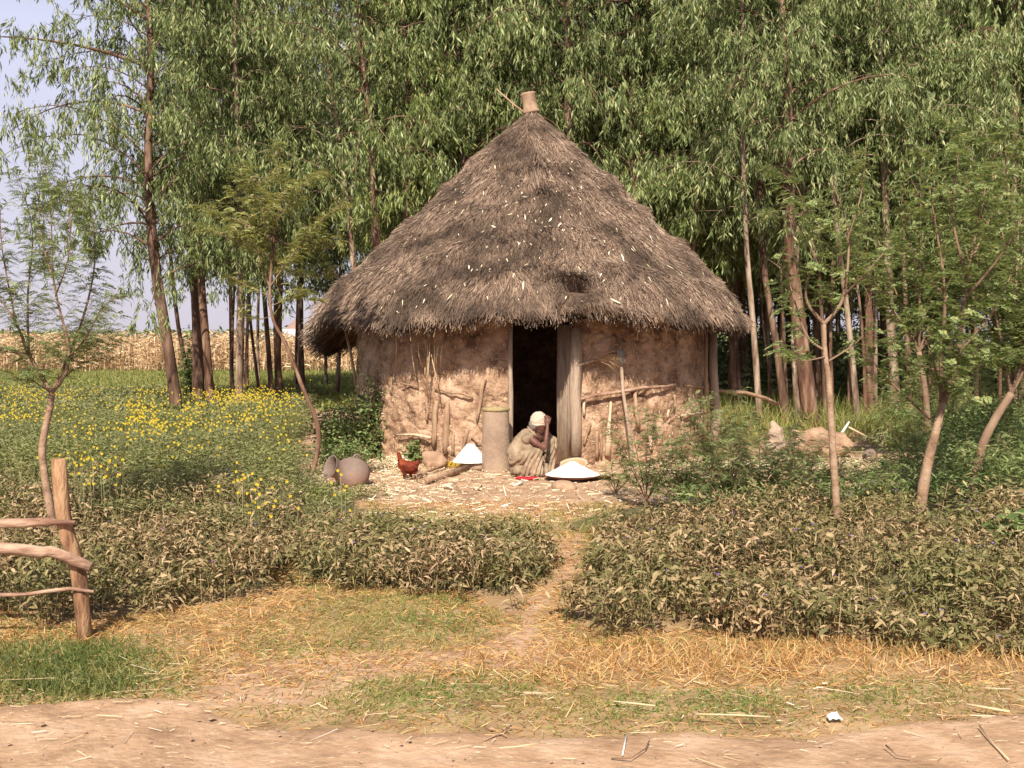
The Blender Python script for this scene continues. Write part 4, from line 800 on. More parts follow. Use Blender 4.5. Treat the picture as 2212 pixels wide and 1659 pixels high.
tag(lb.build('field_weeds', M['field']), 'grey-green weeds filling the field left of the hut', kind='stuff')
lb = LB(); ls = LB()
def fl_w(X, Y):
    px, py = proj(X, Y, .42); c = fbm(X * .9, Y * .55, 202)
    w = np.clip((c - .45) * 6, 0, 1) * np.clip((1010 - py) / 80, 0, 1) * np.clip((py - 800) / 20, .0, 1)
    w = .55 * w * np.clip((fbm(X * 2.3, Y * 1.2, 203) - .42) * 9, .02, 1.6)
    for a, b, ra, rb, s in ((340, 940, 90, 45, 1.5), (300, 900, 60, 20, 1.2), (500, 868, 110, 22, 1.7), (200, 1052, 80, 26, 1.5), (560, 1092, 60, 26, 1.7), (440, 905, 80, 25, .9), (60, 880, 90, 25, .6), (745, 1085, 35, 12, 1.5), (700, 830, 60, 20, .8)):
        w = np.maximum(w, s * np.clip((fbm(X * 3.5, Y * 2.5, 204) - .3) * 4, .1, 1) * np.exp(-((px - a) / ra) ** 2 - ((py - b) / rb) ** 2))
    return w
X, Y = scatter(30000, -14, -1.0, 7.3, 27, rg, lambda X, Y: fk(X, Y) | inpoly(X, Y, PL)); w = fl_w(X, Y); k = rg.uniform(size=len(X)) < w * .36 * np.clip(Y / 14, .75, 1.1) * np.where(Y < 9.6, 1.5, 1); X, Y = X[k], Y[k]; n = len(X)
Z = hgt(X, Y) + np.clip(.33 + .38 * fbm(X * .8, Y * .8, 21) + rg.normal(size=n) * .07, .25, .8); P0 = np.stack([X, Y, Z], -1)
for j in range(5):
    a = j * 1.2566 + rg.uniform(0, .5, n); lb.lance(P0, np.stack([np.cos(a), np.full(n, -.25), np.sin(a) + .1], -1), np.full(n, .018) * np.clip(Y / 13, .75, 1), .015, up=nrm(np.tile(np.array([0, -1.0, .35]), (n, 1))), droop=.1)
ls.straw(P0 - np.array([0, 0, .3]), np.array([0, 0, 1.0]) + rg.normal(size=(n, 3)) * .03, .3, .004)
tag(lb.build('yellow_flowers', M['yellow']), 'yellow daisy-like flowers massed over the field on the left', kind='stuff'); tag(ls.build('flower_stems', M['field']), 'thin green stems under the yellow flowers', kind='stuff')
# low weeds right of the yard
rg = np.random.default_rng(104)
def rk(X, Y): return inframe(X, Y, 450) & ~ymask(X, Y) & ~inhut(X, Y, RW + .3) & ~inpoly(X, Y, PRr) & ((Y > 17.5) | (X > 1.5))
X, Y = scatter(11000, 1.4, 13, 9.5, 20, rg, rk); h = (.15 + .38 * fbm(X * .9, Y * .9, 23)) * (1 + .9 * np.clip((proj(X, Y)[0] - 1850) / 250, 0, 1)); lb = LB(); herb(lb, X, Y, h, 18, .085, .2, rg, up=(.1, 1.3), spread=.06, h0=.15)
X, Y = scatter(1300, 1.8, 7, 10.2, 15, rg, lambda X, Y: ymask(X, Y) & (fbm(X * 1.5, Y * 1.5, 24) > .52)); h = .08 + .2 * fbm(X, Y, 25); herb(lb, X, Y, h, 12, .06, .2, rg, up=(.1, 1.0), spread=.05)
tag(lb.build('green_weeds', M['bush']), 'low green weeds around the saplings on the right', kind='stuff')
X, Y = scatter(9000, 2, 22, 17, 40, rg, lambda X, Y: inframe(X, Y, 300) & ~inhut(X, Y, 3.2)); lb = LB(); n = len(X); P = np.stack([X, Y, hgt(X, Y)], -1)
for j in range(5): lb.blade(P + rg.normal(size=P.shape) * np.array([.08, .08, 0]), rg.normal(size=P.shape) * .35 + np.array([0, 0, 1.0]), rg.uniform(.25, .85, n), .014, droop=rg.uniform(.1, .5, n))
tag(lb.build('tall_grass', M['grass']), 'tall yellow-green grass under the trees of the grove', kind='stuff')
# scrub under the deep trees
X, Y = scatter(2300, 1.5, 30, 27, 62, rg, lambda X, Y: inframe(X, Y, 300)); n = len(X); k = np.repeat(np.arange(n), 34); m_ = len(k); H_ = rg.uniform(.7, 2.6, n) * np.clip((Y - 30) / 14, .8, 1.8)
P = np.stack([X[k] + rg.normal(size=m_) * .38, Y[k] + rg.normal(size=m_) * .38, H_[k] * rg.uniform(.02, 1, m_)], -1); lb = LB(); lb.diamond(P, rg.normal(size=P.shape) * np.array([1, 1, .7]) + np.array([0, 0, -.2]), rg.uniform(.14, .3, m_), .09, rg=rg)
tag(lb.build('undergrowth', M['leafeuc']), 'dark leafy undergrowth deep between the grove trunks', kind='stuff')
# meadow behind the flowers
X, Y = scatter(20000, -32, 4, 26, 64, rg, lambda X, Y: inframe(X, Y, 300)); lb = LB(); n = len(X); P = np.stack([X, Y, hgt(X, Y)], -1)
for j in range(4): lb.blade(P + rg.normal(size=P.shape) * np.array([.15, .15, 0]), rg.normal(size=P.shape) * .5 + np.array([0, 0, 1.0]), rg.uniform(.15, .4, n), .035, droop=rg.uniform(.1, .5, n))
tag(lb.build('meadow_grass', M['grass']), 'short green meadow grass between the flowers and the dry maize', kind='stuff')
# short verge: green and dry grass
rg = np.random.default_rng(105)
def vk(X, Y): return (Y > road_edge(X) - .05) & (Y < 9.5) & inframe(X, Y, 400) & ~(inpoly(X, Y, PL) & inpoly(X, Y - .25, PL)) & ~(inpoly(X, Y, PRr) & inpoly(X, Y - .25, PRr))
def green_w(X, Y):
    px, py = proj(X, Y); w = np.zeros(len(X))
    for a, b, ra, rb, s in ((130, 1450, 230, 55, 2.2), (850, 1350, 190, 60, 1.4), (900, 1500, 260, 50, 1.5), (1300, 1530, 260, 40, 1.2), (1180, 1440, 60, 25, .2), (1900, 1500, 300, 30, .8), (1600, 1520, 200, 35, .9), (620, 1390, 120, 40, .6), (330, 1480, 90, 40, .6), (1000, 1560, 200, 18, .5), (1930, 1540, 200, 18, .5)):
        w = np.maximum(w, s * np.exp(-((px - a) / ra) ** 2 - ((py - b) / rb) ** 2))
    return w * (.3 + 1.2 * fbm(X * 3, Y * 3, 33))
X, Y = scatter(230000, -4.5, 4.5, 4.4, 9.5, rg, vk); w = green_w(X, Y); px, py = proj(X, Y); pm = pmask(X, Y)
k = rg.uniform(size=len(X)) < w * np.where(pm, .3, 1); lb = LB(); P = np.stack([X[k], Y[k], hgt(X[k], Y[k])], -1); n = len(P); big = np.exp(-((px[k] - 100) / 210) ** 4 - ((py[k] - 1450) / 62) ** 4)
lb.blade(P, rg.normal(size=P.shape) * np.array([.8, .8, .2]) + np.array([0, 0, .8]), rg.uniform(.03, .065, n) * (1 + .4 * big), rg.uniform(.003, .006, n), droop=rg.uniform(.1, .8, n))
Xg, Yg = scatter(26000, -3.6, -1.6, 4.9, 6.3, rg, vk); pg, qg = proj(Xg, Yg); kg = rg.uniform(size=len(Xg)) < np.exp(-((pg - 60) / 230) ** 4 - ((qg - 1452) / 58) ** 4) * (.3 + fbm(Xg * 4, Yg * 4, 35)); Xg, Yg = Xg[kg], Yg[kg]; ng = len(Xg); lb2g = LB()
lb2g.blade(np.stack([Xg, Yg, hgt(Xg, Yg)], -1), rg.normal(size=(ng, 3)) * np.array([.5, .5, .2]) + np.array([0, 0, .9]), rg.uniform(.04, .12, ng), rg.uniform(.003, .005, ng), droop=rg.uniform(.1, .9, ng)); tag(lb2g.build('lush_grass', M['lush']), 'clump of lush dark green grass at the foot of the fence post', kind='stuff')
Xb, Yb = scatter(7000, -1.6, 1.3, 7.4, 11.6, rg, lambda X, Y: (inpoly(*jit(X, Y, 7), gpoly([(780, 1085), (900, 1100), (1060, 1112), (1160, 1118), (1230, 1095), (1290, 1085), (1340, 1095), (1360, 1150), (1290, 1175), (1230, 1160), (1120, 1165), (900, 1160), (800, 1125)])))); n = len(Xb)
lb.blade(np.stack([Xb, Yb, hgt(Xb, Yb)], -1), rg.normal(size=(n, 3)) * np.array([.6, .6, .2]) + np.array([0, 0, .9]), rg.uniform(.05, .14, n), .006, droop=rg.uniform(.1, .7, n))
# grass skirts along the foot of the cover
Xy, Yy = scatter(9000, -2.2, 1.8, 9.6, 11.4, rg, lambda X, Y: ymask(X, Y) & (proj(X, Y)[1] > 1085)); n = len(Xy); ldy = LB()
ldy.blade(np.stack([Xy, Yy, hgt(Xy, Yy)], -1), rg.normal(size=(n, 3)) * np.array([.8, .8, .2]) + np.array([0, 0, .5]), rg.uniform(.04, .10, n), .005, droop=rg.uniform(.1, .7, n)); tag(ldy.build('yard_grass', M['drygrass']), 'straw-coloured grass fringing the front of the yard', kind='stuff')
X3, Y3 = scatter(16000, -4.5, 4.5, 5.6, 8.4, rg, lambda X, Y: (inpoly(X, Y + .18, PL) | inpoly(X, Y + .18, PRr)) & ~inpoly(X, Y - .1, PL) & ~inpoly(X, Y - .1, PRr)); n = len(X3)
lb.blade(np.stack([X3, Y3, hgt(X3, Y3)], -1), rg.normal(size=(n, 3)) * np.array([.6, .6, .2]) + np.array([0, 0, .9]), rg.uniform(.04, .11, n), .005, droop=rg.uniform(.1, .7, n))
tag(lb.build('short_grass', M['grass']), 'short green grass in patches along the road verge', kind='stuff')
k = (rg.uniform(size=len(X)) < .62 * (.35 + 1.1 * fbm(X * 2.2, Y * 2.2, 34)) * (1 - .8 * np.clip(w, 0, 1)) * np.where(py > 1485, .28, 1) * np.where(pm, np.where(py > 1380, .85, .45), 1)); lb = LB(); P = np.stack([X[k], Y[k], hgt(X[k], Y[k]) + .002], -1); n = len(P); px2, py2 = px[k], py[k]; tall = np.exp(-((py2 - 1425) / 42) ** 2) * np.clip((px2 - 1100) / 250, 0, 1) + .35 * (fbm(X[k] * 2.5, Y[k] * 2.5, 36) > .55)
D = rg.normal(size=P.shape) * np.array([1, 1, .12]) + np.array([0, 0, .22]) + np.array([0, 0, .75]) * tall[:, None]
lb.blade(P, D, rg.uniform(.035, .085, n) * (1 + .6 * tall), rg.uniform(.003, .006, n), droop=rg.uniform(.0, .35, n))
tag(lb.build('dry_grass', M['drygrass']), 'trampled straw-coloured dry grass between the road and the ground cover', kind='stuff')
# straw on the road and the yard
rg = np.random.default_rng(106)
X, Y = scatter(1900, -3.2, 3.2, 3.6, 5.7, rg); dl = np.exp(-((Y - 4.9) / .45) ** 2) + .25; k = rg.uniform(size=len(X)) < dl; X, Y = X[k], Y[k]; n = len(X); lb = LB(); L = rg.exponential(.035, n) + .012; L = np.minimum(L, .28)
D = rg.normal(size=(n, 3)) * np.array([1, .8, .04]); lb.straw(np.stack([X, Y, hgt(X, Y) + .021], -1), D, L, rg.uniform(.0012, .004, n)); tag(lb.build('road_straw', M['roadstraw']), 'bits of straw and stalk strewn over the dirt road', kind='stuff')
X, Y = scatter(24000, -4, 8, 9.5, 15.5, rg, lambda X, Y: ymask(X, Y) & ~inhut(X, Y)); px, py = proj(X, Y)
w = .35 + .5 * np.exp(-((px - 880) / 130) ** 2 - ((py - 1040) / 40) ** 2) * 2 + .8 * np.exp(-((px - 1620) / 120) ** 2 - ((py - 1010) / 50) ** 2) + .8 * np.exp(-((px - 1890) / 70) ** 2 - ((py - 960) / 30) ** 2) + .4 * np.clip((px - 1350) / 100, 0, 1)
k = rg.uniform(size=len(X)) < w * (.3 + 1.1 * fbm(X * 2.5, Y * 2.5, 71)); X, Y = X[k], Y[k]; n = len(X); lb = LB(); L = rg.exponential(.035, n) + .02; L = np.minimum(L, .3); h = hgt(X, Y) + .004 + rg.uniform(0, .025, n)
lb.straw(np.stack([X, Y, h], -1), rg.normal(size=(n, 3)) * np.array([1, 1, .15]), L, rg.uniform(.004, .014, n)); tag(lb.build('yard_litter', M['chips']), 'cream maize husks, chips and straw littering the yard', kind='stuff')

X, Y = scatter(900, -3.2, 3.2, 3.6, 6.2, rg, lambda X, Y: (Y < road_edge(X) + .1) | pmask(X, Y)); n = len(X); s_ = rg.exponential(.0035, n) + .002; V = []; base_ = np.array([[1, 0, 0], [0, 1, 0], [-1, 0, 0], [0, -1, 0], [0, 0, .7]])
for i in range(n): V.append((base_ * rg.uniform(.6, 1.3, (5, 1))) * s_[i] + np.array([X[i], Y[i], float(hgt(X[i], Y[i])) + (.019 if Y[i] < road_edge(X[i]) else .0)]))
k = np.arange(n)[:, None] * 5; tag(npmesh('pebbles', np.concatenate(V), np.concatenate([k + np.array([0, 1, 4]), k + np.array([1, 2, 4]), k + np.array([2, 3, 4]), k + np.array([3, 0, 4])]), None, M['rock']), 'small pebbles and crumbs of earth on the road', kind='stuff')

# ------------------------------------------------------------------ maize, far buildings
rg = np.random.default_rng(107); X, Y = scatter(6500, -48, 14, 60, 84, rg, lambda X, Y: inframe(X, Y, 400) & ((X < -6) | (Y > 74))); n = len(X); lb = LB(); H = rg.uniform(1.7, 2.6, n); P = np.stack([X, Y, 0 * X], -1)
lb.blade(P, rg.normal(size=(n, 3)) * .08 + np.array([0, 0, 1.0]), H, .06, droop=.05)
for j in range(9):
    t = rg.uniform(.15, .95, n); a = rg.uniform(0, 6.28, n); lb.blade(P + np.array([0, 0, 1.0]) * (H * t)[:, None], np.stack([np.cos(a), np.sin(a), rg.uniform(-.1, 1.1, n)], -1), rg.uniform(.3, .75, n), .07, droop=rg.uniform(.3, 1.0, n))
tag(lb.build('maize_field', M['corn']), 'dry straw-coloured maize standing beyond the meadow', kind='stuff')
rg = np.random.default_rng(108); lb = LB(); X = rg.uniform(-260, 120, 9000); Y = rg.uniform(300, 340, 9000); hh = 3 + 5 * fbm(X * .03, 0 * X, 5); P = np.stack([X, Y, rg.uniform(0, 1, 9000) * hh], -1); lb.diamond(P, rg.normal(size=P.shape), 1.6, 1.1, rg=rg)
tag(lb.build('far_treeline', M['leafeuc']), 'distant dark line of trees on the horizon', kind='stuff')
b = at(682, 742, 110); root = empty('far_building', (b.x, 110, 0), .25, label='low distant building with a white tin roof just left of the thatch', cat='building')
mb = MB(); mb.add([(-3, -2, 0), (3, -2, 0), (3, 2, 0), (-3, 2, 0), (-3, -2, 2.2), (3, -2, 2.2), (3, 2, 2.2), (-3, 2, 2.2), (-3, 0, 3.0), (3, 0, 3.0)], [(4, 8, 7), (5, 6, 9)], [(0, 1, 5, 4), (1, 2, 6, 5), (2, 3, 7, 6), (3, 0, 4, 7)]); mb.build('wall', M['farwall'], root, False)
mb = MB(); mb.add([(-3.3, -2.4, 2.15), (3.3, -2.4, 2.15), (3.3, 0, 3.12), (-3.3, 0, 3.12), (3.3, 2.4, 2.15), (-3.3, 2.4, 2.15), (-3.3, -2.4, 2.07), (3.3, -2.4, 2.07), (3.3, 0, 3.04), (-3.3, 0, 3.04), (3.3, 2.4, 2.07), (-3.3, 2.4, 2.07)], (), [(0, 1, 2, 3), (3, 2, 4, 5), (7, 6, 9, 8), (8, 9, 11, 10), (0, 6, 7, 1), (5, 4, 10, 11), (1, 7, 8, 2), (2, 8, 10, 4), (0, 3, 9, 6), (3, 5, 11, 9)]); mb.build('roof', M['tin'], root, False)
b = at(640, 742, 130); root = empty('far_hut', (b.x, 130, 0), 0, label='distant round hut with a brown conical roof seen between the stems', cat='hut')
mb = MB(); mb.lathe([(2.3, 0), (2.3, 1.9)], 24); mb.build('wall', M['farwall'], root); mb = MB(); mb.lathe([(3.0, 1.6), (3.0, 1.75), (1.6, 3.2), (.05, 4.6)], 24, None, .02); mb.build('roof', M['farthatch'], root)

# ------------------------------------------------------------------ rail fence at the left
def f3(x, y, Y): return at(.2773 * x * .9736, (1000 + .2773 * y) * .9736, Y)
b = f3(680, 1530, 6.0); FO = Vector((b.x, 6.0, 0)); fence = empty('rail_fence', FO, label='weathered rail fence of three rough poles ending at a leaning post, left foreground', cat='fence')
mb = MB(); pp = [f3(470, 62, 6.0), f3(480, 250, 6.0), f3(498, 480, 6.0), f3(540, 680, 6.02), f3(600, 860, 6.02), f3(640, 1040, 6.0), f3(660, 1250, 6.0), f3(690, 1560, 6.0)]; pp[-1].z = -.08
mb.tube(pp, [.037, .040, .041, .044, .043, .041, .040, .043], 16, True, .07); o = mb.build('post', M['post'], fence, True, FO)
mb = MB(); mb.tube([Vector((-3.9, 6.0, -.1)), Vector((-3.88, 6.0, .5)), Vector((-3.92, 6.0, 1.02))], [.045, .042, .036], 14, True, .07); mb.build('post', M['post'], fence, True, FO)
def rail(pts, rad, Y):
    q = [Vector((-4.4, Y, f3(*pts[0], Y).z + random.uniform(-.02, .02))), Vector((-3.3, Y, f3(*pts[0], Y).z + random.uniform(-.02, .02)))] + [f3(x, y, Y) for x, y in pts]
    mb = MB(); mb.tube(q, [rad[0]] * 2 + rad, 14, True, .06); return mb.build('rail', M['rail'], fence, True, FO)
rail([(0, 582), (200, 578), (390, 568), (430, 572), (600, 576)], [.027, .026, .025, .017, .013], 5.945)
rail([(0, 780), (180, 790), (350, 815), (400, 800), (560, 862), (730, 932)], [.034, .034, .034, .030, .031, .029], 5.93)
rail([(0, 1155), (200, 1150), (400, 1122), (560, 1104), (750, 1128)], [.012, .011, .011, .011, .008], 5.95)

# ------------------------------------------------------------------ things in the yard
def c6(x, y): return (660 + .0904 * x) * .9736, (960 + .0904 * y) * .9736
def c7(x, y): return (1660 + .1356 * x) * .9736, (900 + .1356 * y) * .9736
# overturned jar
ax = Vector((-.74, -.56, .34)).normalized(); q = ax.to_track_quat('Z', 'Y').to_matrix().to_4x4(); jc = at(760, 1024, 12.5)
JM = Matrix.Translation(jc - ax * .2) @ q; jar = empty('clay_jar', (jc.x, jc.y, 0), label='big grey-brown clay jar lying on its side with its dark mouth open to the left', cat='jar'); JO = (jc.x, jc.y, 0)
mb = MB(); mb.lathe([(.002, 0), (.08, .008), (.15, .05), (.192, .12), (.205, .2), (.188, .27), (.15, .33), (.115, .37), (.104, .40), (.114, .45), (.135, .49), (.143, .498), (.138, .502), (.124, .49), (.103, .45), (.092, .40), (.10, .37), (.17, .27), (.19, .2), (.17, .1), (.002, .02)], 44, JM, .01); mb.build('body', M['jar'], jar, True, JO)
up = Vector((0, 0, 1)) - ax * ax.z; up.normalize(); h0 = jc + up * .19
mb = MB(); mb.tube([h0 - ax * .05, h0 - ax * .03 + up * .035, h0 + up * .045, h0 + ax * .03 + up * .035, h0 + ax * .05], [.014, .013, .013, .013, .014], 10); mb.build('handle', M['jar'], jar, True, JO)
# tall clay cylinder
c = Vector(((1071.5 - CX) / F * 13.98, 13.98, 0)); bin_ = empty('clay_cylinder', c, label='tall upright grey-brown clay cylinder standing left of the doorway', cat='clay bin')
mb = MB(); mb.lathe([(.188, -.02), (.187, .05), (.183, .2), (.179, .4), (.172, .6), (.166, .76), (.162, .79), (.135, .79), (.137, .6), (.15, .1), (.15, .0), (.001, 0)], 44, None, .012); mb.build('body', M['clay'], bin_)
mb = MB(); mb.lathe([(.166, .775), (.178, .785), (.178, .81), (.165, .822), (.14, .82), (.13, .80), (.14, .785)], 44, None, .018, 4); mb.build('rim', M['clayrim'], bin_)
# low tub with flour behind it
c = Vector(((1028 - CX) / F * 14.15, 14.15, 0)); o = MB().lathe([(.001, 0), (.2, 0), (.215, .05), (.2, .125), (.175, .13), (.17, .07), (.001, .06)], 32, None, .03, 6).build('clay_tub', M['clay']); o.location = c; tag(o, 'low tan clay tub under the white flour heap, left of the tall cylinder', 'tub')
def flour(prof, c, label, seed, tilt=(0, 0)):
    mb = MB(); rs = []
    for i in range(len(prof) - 1):
        for k in range(5): t = k / 5; rs.append((prof[i][0] * (1 - t) + prof[i + 1][0] * t, prof[i][1] * (1 - t) + prof[i + 1][1] * t))
    rs.append(prof[-1]); mb.lathe(rs, 48, None, .02, seed); o = mb.build('flour_heap', M['flour']); o.location = c; o.rotation_euler = (tilt[0], tilt[1], 0)
    displace(o, lambda co: (fbm(co[:, 0] * 18, co[:, 1] * 18 + co[:, 2] * 9, 5) - .5) * .012); tag(o, label, 'flour'); return o
flour([(.0, .365), (.05, .35), (.1, .29), (.17, .2), (.225, .14), (.23, .125), (.001, .12)], (c.x - .07, 14.1, -.02), 'white flour heap behind the tall clay cylinder, on the low tub', 3)
# big tray of flour
tc_ = Vector(((1237 - CX) / F * 13.0, 13.0, 0)); o = MB().lathe([(.001, .0), (.12, .004), (.25, .03), (.335, .062), (.345, .068), (.338, .074), (.25, .045), (.001, .02)], 48, None, .006).build('tray', M['pan']); o.location = tc_; tag(o, 'wide shallow dark red tray carrying the nearest heap of white flour', 'tray')
flour([(.0, .232), (.035, .226), (.1, .19), (.18, .145), (.26, .104), (.325, .073), (.333, .07), (.001, .045)], tc_, 'widest white flour cone, heaped on the shallow tray before the squatting person', 9)
# tilted basket dish
bc = at(1237, 1003, 13.85); o = MB().lathe([(.001, -.05), (.12, -.04), (.17, -.015), (.192, .0), (.196, .006), (.19, .01), (.165, -.005), (.11, -.028), (.001, -.036)], 44, None, .01).build('shallow_basket', M['wicker'])
o.data.materials.append(M['grain'])
for p in o.data.polygons:
    ce = p.center
    if math.hypot(ce.x, ce.y) < .15 and p.index >= 44 * 6: p.material_index = 1
o.location = bc; o.rotation_euler = (R(17), R(-9), 0); tag(o, 'pale shallow basket of tan meal tilted towards the viewer behind the flour tray', 'basket')
def blob(name, balls, m, vox, label, cat, seed=1, amp=.02, fr=9, parent=None, origin=None, sm=2):
    mb = MB()
    for b in balls:
        if len(b) == 2: mb.ball(b[0], b[1])
        else: mb.cap(*b)
    o = mb.build(name, m, parent); bake(o, vox, sm)
    displace(o, lambda co: (fbm(co[:, 0] * fr + co[:, 1] * 3, co[:, 2] * fr + co[:, 1] * fr * .7, seed) - .5) * 2 * amp)
    if origin is None and parent is None:
        n = len(o.data.vertices); co = np.empty(n * 3, np.float32); o.data.vertices.foreach_get('co', co); co = co.reshape(-1, 3); og = np.array([co[:, 0].mean(), co[:, 1].mean(), 0], np.float32); co -= og; o.data.vertices.foreach_set('co', co.ravel()); o.location = og; o.data.update()
    if label: tag(o, label, cat)
    for p in o.data.polygons: p.use_smooth = True
    return o
p = at(1240, 1012, 13.9); blob('flat_stone', [((p.x, 13.95, .04), (.13, .1, .075))], M['rock'], .012, 'dark stone propping the tilted shallow basket', 'stone', 3)
p = gnd(1216, 1058); blob('stone', [((p.x, p.y, .03), (.13, .1, .075)), ((p.x + .06, p.y, .02), (.1, .09, .06))], M['rock'], .012, 'rounded tan stone in front of the flour tray', 'stone', 5, .02, 7)
p = gnd(935, 1010); blob('clay_lump', [((p.x, p.y, .09), (.13, .1, .13)), ((p.x + .1, p.y, .07), (.11, .1, .1)), ((p.x - .08, p.y + .03, .16), (.07, .06, .07))], M['rock'], .012, 'broken lump of pinkish clay against the wall foot, right of the hen', 'clay lump', 6, .03, 7)
o = MB().lathe([(.001, 0.0), (.1, .002), (.135, .018), (.145, .022), (.14, .03), (.1, .012), (.001, .01)], 36, Matrix.Scale(.7, 4, (0, 1, 0)), .02).build('red_dish', M['red']); o.location = (gnd(1138, 1034).x, 13.02, .004); tag(o, 'flat bright red plastic dish under the hem of the squatting person', 'dish')
# crumpled cloth
def crumple(name, px, py, w, d, h, m, label, cat, seed, z0=.012):
    p = gnd(px, py); n = 22; u = np.linspace(-.5, .5, n); X, Y = np.meshgrid(u * w, u * d); Z = z0 + h * (fbm(X * 9 / w * .4, Y * 7 / d * .4, seed) ** 1.5) * np.clip((.5 - np.abs(X / w)) * 6, .2, 1)
    X = X + (fbm(Y * 8, X * 8, seed + 1) - .5) * w * .3; Y = Y + (fbm(X * 8, Y * 8, seed + 2) - .5) * d * .3
    i = np.arange(n * n).reshape(n, n); Q = np.stack([i[:-1, :-1], i[:-1, 1:], i[1:, 1:], i[1:, :-1]], -1).reshape(-1, 4); o = npmesh(name, np.stack([X, Y, Z], -1), None, Q, m, None, True)
    o.location = (p.x, p.y, 0); md = o.modifiers.new('s', 'SOLIDIFY'); md.thickness = .006; return tag(o, label, cat)
crumple('cloth', 1300, 1036, .28, .3, .12, M['wicker'], 'crumpled beige cloth lying right of the flour tray', 'cloth', 4)
crumple('white_scrap', 1803, 1556, .06, .05, .03, M['paper'], 'small crumpled white scrap on the verge grass at the road edge', 'scrap', 9)
def pole(name, pts, rad, m, label, cat='stick', n=8, jitv=.1):
    pts = [Vector(p) for p in pts]; og = Vector((pts[0].x, pts[0].y, 0)); mb = MB(); rad = rad if isinstance(rad, list) else [rad * 1.0 for _ in pts]; mb.tube(pts, rad, n, True, jitv); o = mb.build(name, m, None, True, og); o.location = og; return tag(o, label, cat)
def g2(x, y, z): q = gnd(*c2(x, y), z); return q
pole('log', [g2(1090, 1395, .045), g2(1260, 1345, .045), g2(1440, 1290, .05)], [.035, .042, .034], M['stake'], 'thick grey-brown log lying on the husks right of the hen', 'log')
pole('branch_piece', [g2(1010, 1365, .03), g2(1120, 1310, .04), g2(1260, 1265, .05)], [.018, .02, .014], M['stake'], 'thin branch lying behind the thick log', 'stick')
pole('branch_piece', [g2(1010, 1400, .02), g2(1010, 1340, .10), g2(1045, 1290, .16)], [.01, .009, .005], M['branch'], 'short dark twig sticking up beside the hen', 'stick')
pole('pale_stick', [g2(1450, 1450, .015), g2(1560, 1470, .02)], [.02, .014], M['palewood'], 'pale split stick on the bare yard below the clay cylinder')
pole('pale_stick', [g2(1830, 1440, .015), g2(1905, 1410, .03)], [.006, .02], M['paper'], 'white husk piece lying in front of the red dish')
pole('pale_stick', [g2(1730, 1620, .012), g2(1820, 1590, .02)], [.014, .016], M['paper'], 'white curled husk at the front edge of the yard')
pole('pale_stick', [g2(1050, 1545, .012), g2(1110, 1570, .015)], [.01, .012], M['paper'], 'small white husk at the left front edge of the yard')
pole('branch_piece', [g2(1240, 1460, .015), g2(1500, 1500, .02), g2(1560, 1440, .03)], .008, M['branch'], 'thin brown twig lying across the bare middle of the yard')
pole('branch_piece', [gnd(*c3(930, 1035), .09), gnd(*c3(1000, 1095), .03), gnd(*c3(1070, 1100), .02)], .01, M['stake'], 'bent pale twig by the wall foot right of the basket')
# hen
def c5(x, y, dy=0.0): return at((860 + .0603 * x) * .9736, (980 + .0603 * y) * .9736, 13.06 + dy)
hb = c5(760, 1400); HN = (hb.x, 13.06, 0); hen = empty('hen', HN, label='russet brown hen walking left over the pale husks', cat='hen')
o = blob('body', [(c5(560, 850), .066, c5(900, 930), .072), (c5(640, 1010), .058, c5(960, 1040), .056), (c5(540, 860), .058, c5(455, 640), .031), (c5(455, 660), .031, c5(415, 460), .025), (c5(930, 880), .062, c5(1090, 800), .03), (c5(1060, 820), .035, c5(1110, 690), .012),
     (c5(640, 1110, -.02), .034, c5(585, 1265, -.02), .012), (c5(820, 1120, .03), .034, c5(870, 1290, .03), .011), (c5(1040, 820, .02), .03, c5(1145, 760, .03), .012)], M['chicken'], .006, None, None, 3, .004, 40, hen, HN, 3)
co = np.empty(len(o.data.vertices) * 3, np.float32); o.data.vertices.foreach_get('co', co); co = co.reshape(-1, 3) - np.array(HN, np.float32); o.data.vertices.foreach_set('co', co.ravel()); o.data.update()
for s in (-1, 1):
    mb = MB(); M3 = Matrix.Rotation(R(-8), 3, 'Y'); mb.ball(c5(850, 960, s * .062), (.085, .017, .048), 16, 9, M3); mb.tube([c5(960, 940, s * .064), c5(1120, 960, s * .045)], [.03, .01], 8, True, 0, random, .4); mb.build('wing', M['chicken'], hen, True, HN)
mb = MB(); mb.tube([c5(380, 470), c5(318, 515)], [.009, .002], 8); mb.build('beak', M['beak'], hen, True, HN)
mb = MB(); mb.tube([c5(385, 400), c5(415, 372), c5(450, 362), c5(470, 395)], [.005, .009, .009, .004], 8, True, .3, random, .4); mb.build('comb', M['comb'], hen, True, HN)
mb = MB(); mb.ball(c5(385, 545), (.007, .006, .012)); mb.build('wattle', M['comb'], hen, True, HN)
mb = MB(); mb.ball(c5(400, 455, -.021), .0045, 8, 6); mb.build('eye', M['hair'], hen, True, HN)
for x0, y0, x1, y1, dy in ((585, 1255, 490, 1400, -.02), (870, 1270, 900, 1400, .03)):
    mb = MB(); f = c5(x1, y1, dy); f.z = .022; mb.tube([c5(x0, y0, dy), f], [.008, .0055], 7)
    for a in (-.6, 0, .6, 3.14): mb.tube([f, f + Vector((-math.cos(a) * .035, math.sin(a) * .02, -.008))], [.005, .003], 6)
    mb.build('leg', M['beak'], hen, True, HN)

